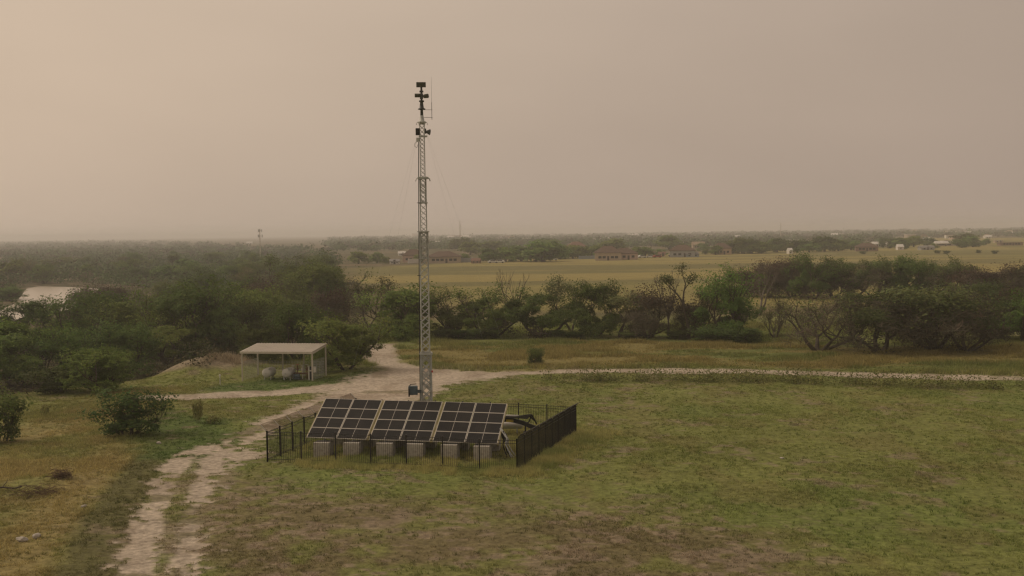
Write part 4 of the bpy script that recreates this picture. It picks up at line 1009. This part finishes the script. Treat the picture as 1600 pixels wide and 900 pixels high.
p = place(344, 601); t = thing('marker_post', 'small white capped marker post in grass left of the shelter', 'post', p)
obj('pole', MB().tube((0, 0, -.2), (0, 0, .85), .05, .045, 8), WHITE, t); obj('cap', MB().lathe((0, 0, .8), (0, 0, 1), [(0, .09), (.1, .1), (.16, .05)], 10), WHITE, t)

# ------------------------------------------------------------------ bushes, brush, stones near the camera
def bush_px(px, py, top, w, label, kind='bush', name=None): return tree_px(kind, px, py, top, w, label, cat='bush' if kind != 'weed' else 'plant', name=name)
bush_px(201, 679, 605, 100, 'large round green bush alone on the grassy rise')
bush_px(2, 690, 612, 74, 'dark bush cut by the left picture edge')
bush_px(70, 650, 630, 16, 'small light green sapling left of the lone bush', 'weed')
bush_px(310, 660, 622, 16, 'thin yellow green sapling right of the lone bush', 'weed')
bush_px(332, 662, 648, 26, 'dry brown weed clump beside the thin sapling', 'weed')
bush_px(836, 570, 541, 26, 'dark weedy shrub in the verge behind the road', 'bush')
for px, w in ((1110, 50), (1140, 60), (1168, 50), (1125, 40)): 
    p = place(px, 535); k = p.y / FPX
    t = tree('bush', p, 26 * k * random.uniform(.8, 1.1), w * k, 'blue green shrub at the foot of the dark leafy tree', 'bush', group='blue green shrubs under the leafy tree')
for px in (690, 715, 738, 762): tree_px('bush', px, 529, 512 + random.uniform(-2, 3), 34, 'low blue green shrub under the flat topped mesquites', cat='bush', group='shrubs under the flat topped mesquites')
for px in (870, 900, 985, 1060): tree_px('bush', px, 530, 516 + random.uniform(-2, 3), 34, 'low dark shrub along the foot of the tree row', cat='bush', group='shrubs along the foot of the row')
# fallen limb
p = place(1015, 527); k = p.y / FPX; t = thing('fallen_limb', 'crooked dark limb lying low under the bare brown thicket', 'branch', p)
pts = [Vector((-2.2, 0, .1)), Vector((-1.2, .1, .25)), Vector((0, .2, .2)), Vector((1.2, .1, .55)), Vector((2.2, 0, 1.1)), Vector((2.8, .1, 1.2))]
m = MB(); 
for i in range(5): m.tube(pts[i], pts[i + 1], .15 - .02 * i, .13 - .02 * i, 6)
m.tube(pts[1], pts[1] + Vector((-.6, .2, 1.3)), .09, .03, 5).tube(pts[3], pts[3] + Vector((-.2, .3, 1.1)), .07, .02, 5)
obj('bough', m, BARK, t)
def brush(px, py, w, h, label, seed):
    r = random.Random(seed); p = place(px, py); t = thing('brush_pile', label, 'brush pile', p); m = MB()
    for i in range(220):
        c = Vector((r.gauss(0, w * .3), r.gauss(0, w * .22), abs(r.gauss(0, h * .4)))); a = r.uniform(0, 6.28); d = Vector((math.cos(a), math.sin(a), r.uniform(-.3, .5))) * r.uniform(.25, .7)
        m.tube(c - d * .5, c + d * .5, r.uniform(.008, .022), .005, 3, cap=False)
    obj('twigs', m, BRANCHM, t)
brush(62, 772, 2.2, .55, 'brown pile of dry brush on the left slope', 1); brush(96, 746, .9, .5, 'small dark brush tangle above the brown pile', 2)
p = place(12, 766); t = thing('dead_branch', 'dark dead branch lying at the left picture edge', 'branch', p)
obj('bough', MB().path([(-1, 0, .08), (-.3, .05, .16), (.4, 0, .1), (.75, .1, .2)], .05, 6).tube((-.3, .05, .16), (-.1, .3, .5), .03, .01, 5), BARK, t)
def rock(px, py, s, label, seed):
    r = random.Random(seed); p = place(px, py); b = bmesh.new(); bmesh.ops.create_icosphere(b, subdivisions=2, radius=.5)
    for v in b.verts: v.co = Vector((v.co.x * s[0], v.co.y * s[1], v.co.z * s[2])) * (1 + r.uniform(-.16, .16)) + Vector((0, 0, s[2] * .3))
    me = bpy.data.meshes.new('stone'); b.to_mesh(me); b.free(); o_ = obj('stone', me, STONE); o_.location = p; o_.rotation_euler = (r.uniform(-.2, .2), r.uniform(-.2, .2), r.uniform(0, 6)); tag(o_, label, 'stone')
rock(34, 846, (.55, .35, .3), 'larger slanted pale stone in yellow grass at bottom left', 3); rock(57, 841, (.42, .34, .3), 'smaller pale stone right of the slanted one', 4)
rock(131, 792, (.34, .2, .14), 'flat grey stone at the mown edge', 5); rock(248, 693, (.34, .3, .18), 'grey stone below the lone bush', 6); rock(1222, 716, (.5, .3, .08), 'pale flat stone out in the green field', 7)

# ------------------------------------------------------------------ grass, weeds (nobody could count them)
def blades(name, x, y, h, w, col, lean=.35, per=5, spread=.5):
    n = np.random.default_rng(len(x)); N_ = len(x) * per
    X = np.repeat(x, per); Y = np.repeat(y, per); H = np.repeat(h, per) * n.uniform(.55, 1.15, N_); Wd = np.repeat(w, per) * n.uniform(.7, 1.3, N_)
    a = n.uniform(0, 6.283, N_); rr_ = n.random(N_) ** .5 * np.repeat(h, per) * spread; X = X + rr_ * np.cos(a); Y = Y + rr_ * np.sin(a); Z = terr(X, Y) - .03
    t = n.uniform(0, 6.283, N_); dx, dy = np.cos(t) * Wd / 2, np.sin(t) * Wd / 2; lx, ly = n.normal(size=N_) * lean * H, n.normal(size=N_) * lean * H
    V = np.stack([np.stack([X - dx, Y - dy, Z], 1), np.stack([X + dx, Y + dy, Z], 1), np.stack([X + lx, Y + ly, Z + H], 1)], 1).reshape(-1, 3)
    c = np.repeat(col, per, 0) * n.uniform(.72, 1.3, N_)[:, None]
    me = np_mesh(name, V, np.arange(N_ * 3).reshape(-1, 3), np.repeat(np.clip(c, .006, .6), 3, 0)); o_ = obj(name, me, GRASS); o_['kind'] = 'stuff'; return o_
n = np.random.default_rng(5)
def scatter(cnt, dmin, dmax, tmin=-.5, tmax=.5):
    d = np.sqrt(n.uniform(dmin ** 2, dmax ** 2, cnt)); t = n.uniform(tmin, tmax, cnt); return t * d, d
def clear(x, y):                       # keep grass off bare tracks
    return None
# short turf over the whole rise
x, y = scatter(230000, 40, 118); col, d = ground_colour(x, y)
q = .55 * fbm(x, y * .8, .5, 301, 2) + .45 * fbm(x, y, 5, 303, 3); keep = (d < .35) & (q > .41) & (sdist(x, y, LOW) > -6); x, y, col, q = x[keep], y[keep], col[keep], q[keep]
h = (.045 + .11 * np.clip((q - .42) * 3, 0, 1)) * n.uniform(.7, 1.3, len(x)); tan_ = (sdist(x, y, TANL) < 0) & (sdist(x, y, MOWN) > 0); h = np.where(tan_, h * 2.0, h)
blades('short_grass', x, y, h, np.full(len(x), .045), col * np.where(tan_, 1.6, 1.5)[:, None] * n.uniform(.8, 1.2, len(x))[:, None], .6, 5, .9)['label'] = 'short patchy green and brown grass around the compound'
x, y = scatter(60000, 40, 116); col, d = ground_colour(x, y); q = fbm(x, y, 2.2, 361, 3); keep = (d < .5) & (n.random(len(x)) < np.clip((q - .3) * 1.6, .02, 1)) & (sdist(x, y, LOW) > -4); x, y, col = x[keep], y[keep], col[keep]
h = n.uniform(.10, .24, len(x)) * n.uniform(.6, 1, len(x)); blades('grass_tussocks', x, y, h, np.full(len(x), .04), col * np.array([[.98, 1.12, .95]]) * n.uniform(.7, 1.25, len(x))[:, None], .45, 9, .75)['label'] = 'darker tussocks dotted through the short grass'
# taller growth along and inside the fence and over its right flank
sd = lambda x, y: sdist(x, y, FENCE_P)
x, y = scatter(260000, 58, 92, -.26, .14); s = sd(x, y); q = .45 * fbm(x, y, 1.6, 331, 3) + .55 * fbm(x, y, .45, 333, 2); col, d = ground_colour(x, y)
flank = (x > FENCE_P[1][0] - .5) & (s > 0) & (s < 3.2); front = (s > -.2) & (s < 1.8) & (y < FENCE_P[0][1]); ins = s < 0
keep = ((flank & (q + .8 * n.random(len(x)) > .62 + .22 * s)) | (front & (q + .4 * n.random(len(x)) > .44 + .22 * s) & (x > FENCE_P[0][0] + 2)) | (ins & (q > .47) & (x > FENCE_P[0][0] + 1.5))) & (d < .5)
x, y, q = x[keep], y[keep], q[keep]; h = np.clip(.16 + .34 * n.random(len(x)) + (q - .5) * .9 - .09 * np.maximum(sd(x, y), 0), .08, .60) * np.where(sd(x, y) < 0, .7, 1) * n.uniform(.6, 1.1, len(x))
c1, c2 = np.array([.46, .43, .17]), np.array([.30, .33, .11]); f = fbm(x, y, 2.4, 341, 3)[:, None]; f = np.clip((f - .4) * 5, 0, 1)
blades('tall_grass', x, y, h, np.full(len(x), .03), c1 * (1 - f) + c2 * f, .35, 4, .5)['label'] = 'tall yellow green grass growing along the iron fence'
# the dry and green verge between road and tree row
x, y = scatter(230000, 100, 175, -.48, .5); keep = (sdist(x, y, VERGE) < 5) | ((sdist(x, y, LOW) > 0) & (y < 170) & (y > 118)); x, y = x[keep], y[keep]
col, d = ground_colour(x, y); q = fbm(x * .6, y, 3.0, 351, 4); keep = (d < .3) & (q + .3 * (n.random(len(x)) - .5) > .42); x, y, q, col = x[keep], y[keep], q[keep], col[keep]
h = (.14 + .50 * np.clip((q - .42) * 4, 0, 1)) * n.uniform(.6, 1.2, len(x)); blades('verge_grass', x, y, h, np.full(len(x), .07), col * 1.55 * n.uniform(.75, 1.25, len(x))[:, None], .4, 4, .6)['label'] = 'dry grass of the verge between road and trees'
# strip of weeds along the near side of the road
def weed_strip():
    r = np.random.default_rng(9); seg = L((850, 597), (960, 595), (1100, 595.5), (1300, 599), (1500, 604), (1720, 611)); pts = []
    for (a, b), (c, d_) in zip(seg[:-1], seg[1:]):
        k = int(math.hypot(c - a, d_ - b) * 13)
        f = r.random(k); pts.append(np.stack([a + (c - a) * f, b + (d_ - b) * f + r.normal(size=k) * 1.25], 1))
    P = np.vstack(pts); big = fbm(P[:, 0], P[:, 1], 2.2, 401, 3); P = P[big > .36]; big = big[big > .36]; z = terr(P[:, 0], P[:, 1])
    K = 26; s = (.45 + 1.6 * (big - .36))[:, None]; N_ = len(P)
    Q = np.stack([P[:, 0][:, None] + r.normal(size=(N_, K)) * s * .5, P[:, 1][:, None] + r.normal(size=(N_, K)) * s * .5, z[:, None] + np.abs(r.normal(size=(N_, K))) * s * .75 + .02], -1).reshape(-1, 3)
    V, F, c = leaves(r, Q, 1, .05, .17, (.175, .185, .062), .3, 1, .3, -99, grow_up=True)
    tint = np.repeat(np.repeat(fbm(P[:, 0], P[:, 1], 5, 411, 3) * 1.0 + .5, K), 4)
    me = np_mesh('roadside_weeds', V, F, c[:len(tint)] * tint[:, None]); o_ = obj('roadside_weeds', me, GRASS); o_['kind'] = 'stuff'; o_['label'] = 'strip of green weeds along the near side of the dirt road'
weed_strip()
# low scrub along the lip of the bank
def scrub():
    r = np.random.default_rng(19); x, y = scatter(60000, 85, 330, -.5, -.08); s = -sdist(x, y, LOW); q = fbm(x, y, 4, 421, 4); k = (s > -1.5) & (s < 60) & (q > .5) & (sdist(x, y, RIVER) > 3); x, y, q = x[k][:5200], y[k][:5200], q[k][:5200]; z = terr(x, y)
    K = 16; N_ = len(x); s_ = (.5 + 3 * (q - .5))[:, None]
    Q = np.stack([x[:, None] + r.normal(size=(N_, K)) * s_ * .7, y[:, None] + r.normal(size=(N_, K)) * s_ * .7, z[:, None] + np.abs(r.normal(size=(N_, K))) * s_ * .8], -1).reshape(-1, 3)
    V, F, c = leaves(r, Q, 1, .05, .3, (.070, .068, .032), .4, 1, .3, -99, grow_up=True); me = np_mesh('undergrowth', V, F, c); o_ = obj('undergrowth', me, GRASS); o_['kind'] = 'stuff'; o_['label'] = 'dull undergrowth beneath the left wood'
scrub()
print('TREES', NTREE[0], 'OBJECTS', len(bpy.data.objects), 'POLYS', sum(len(m.polygons) for m in bpy.data.meshes))
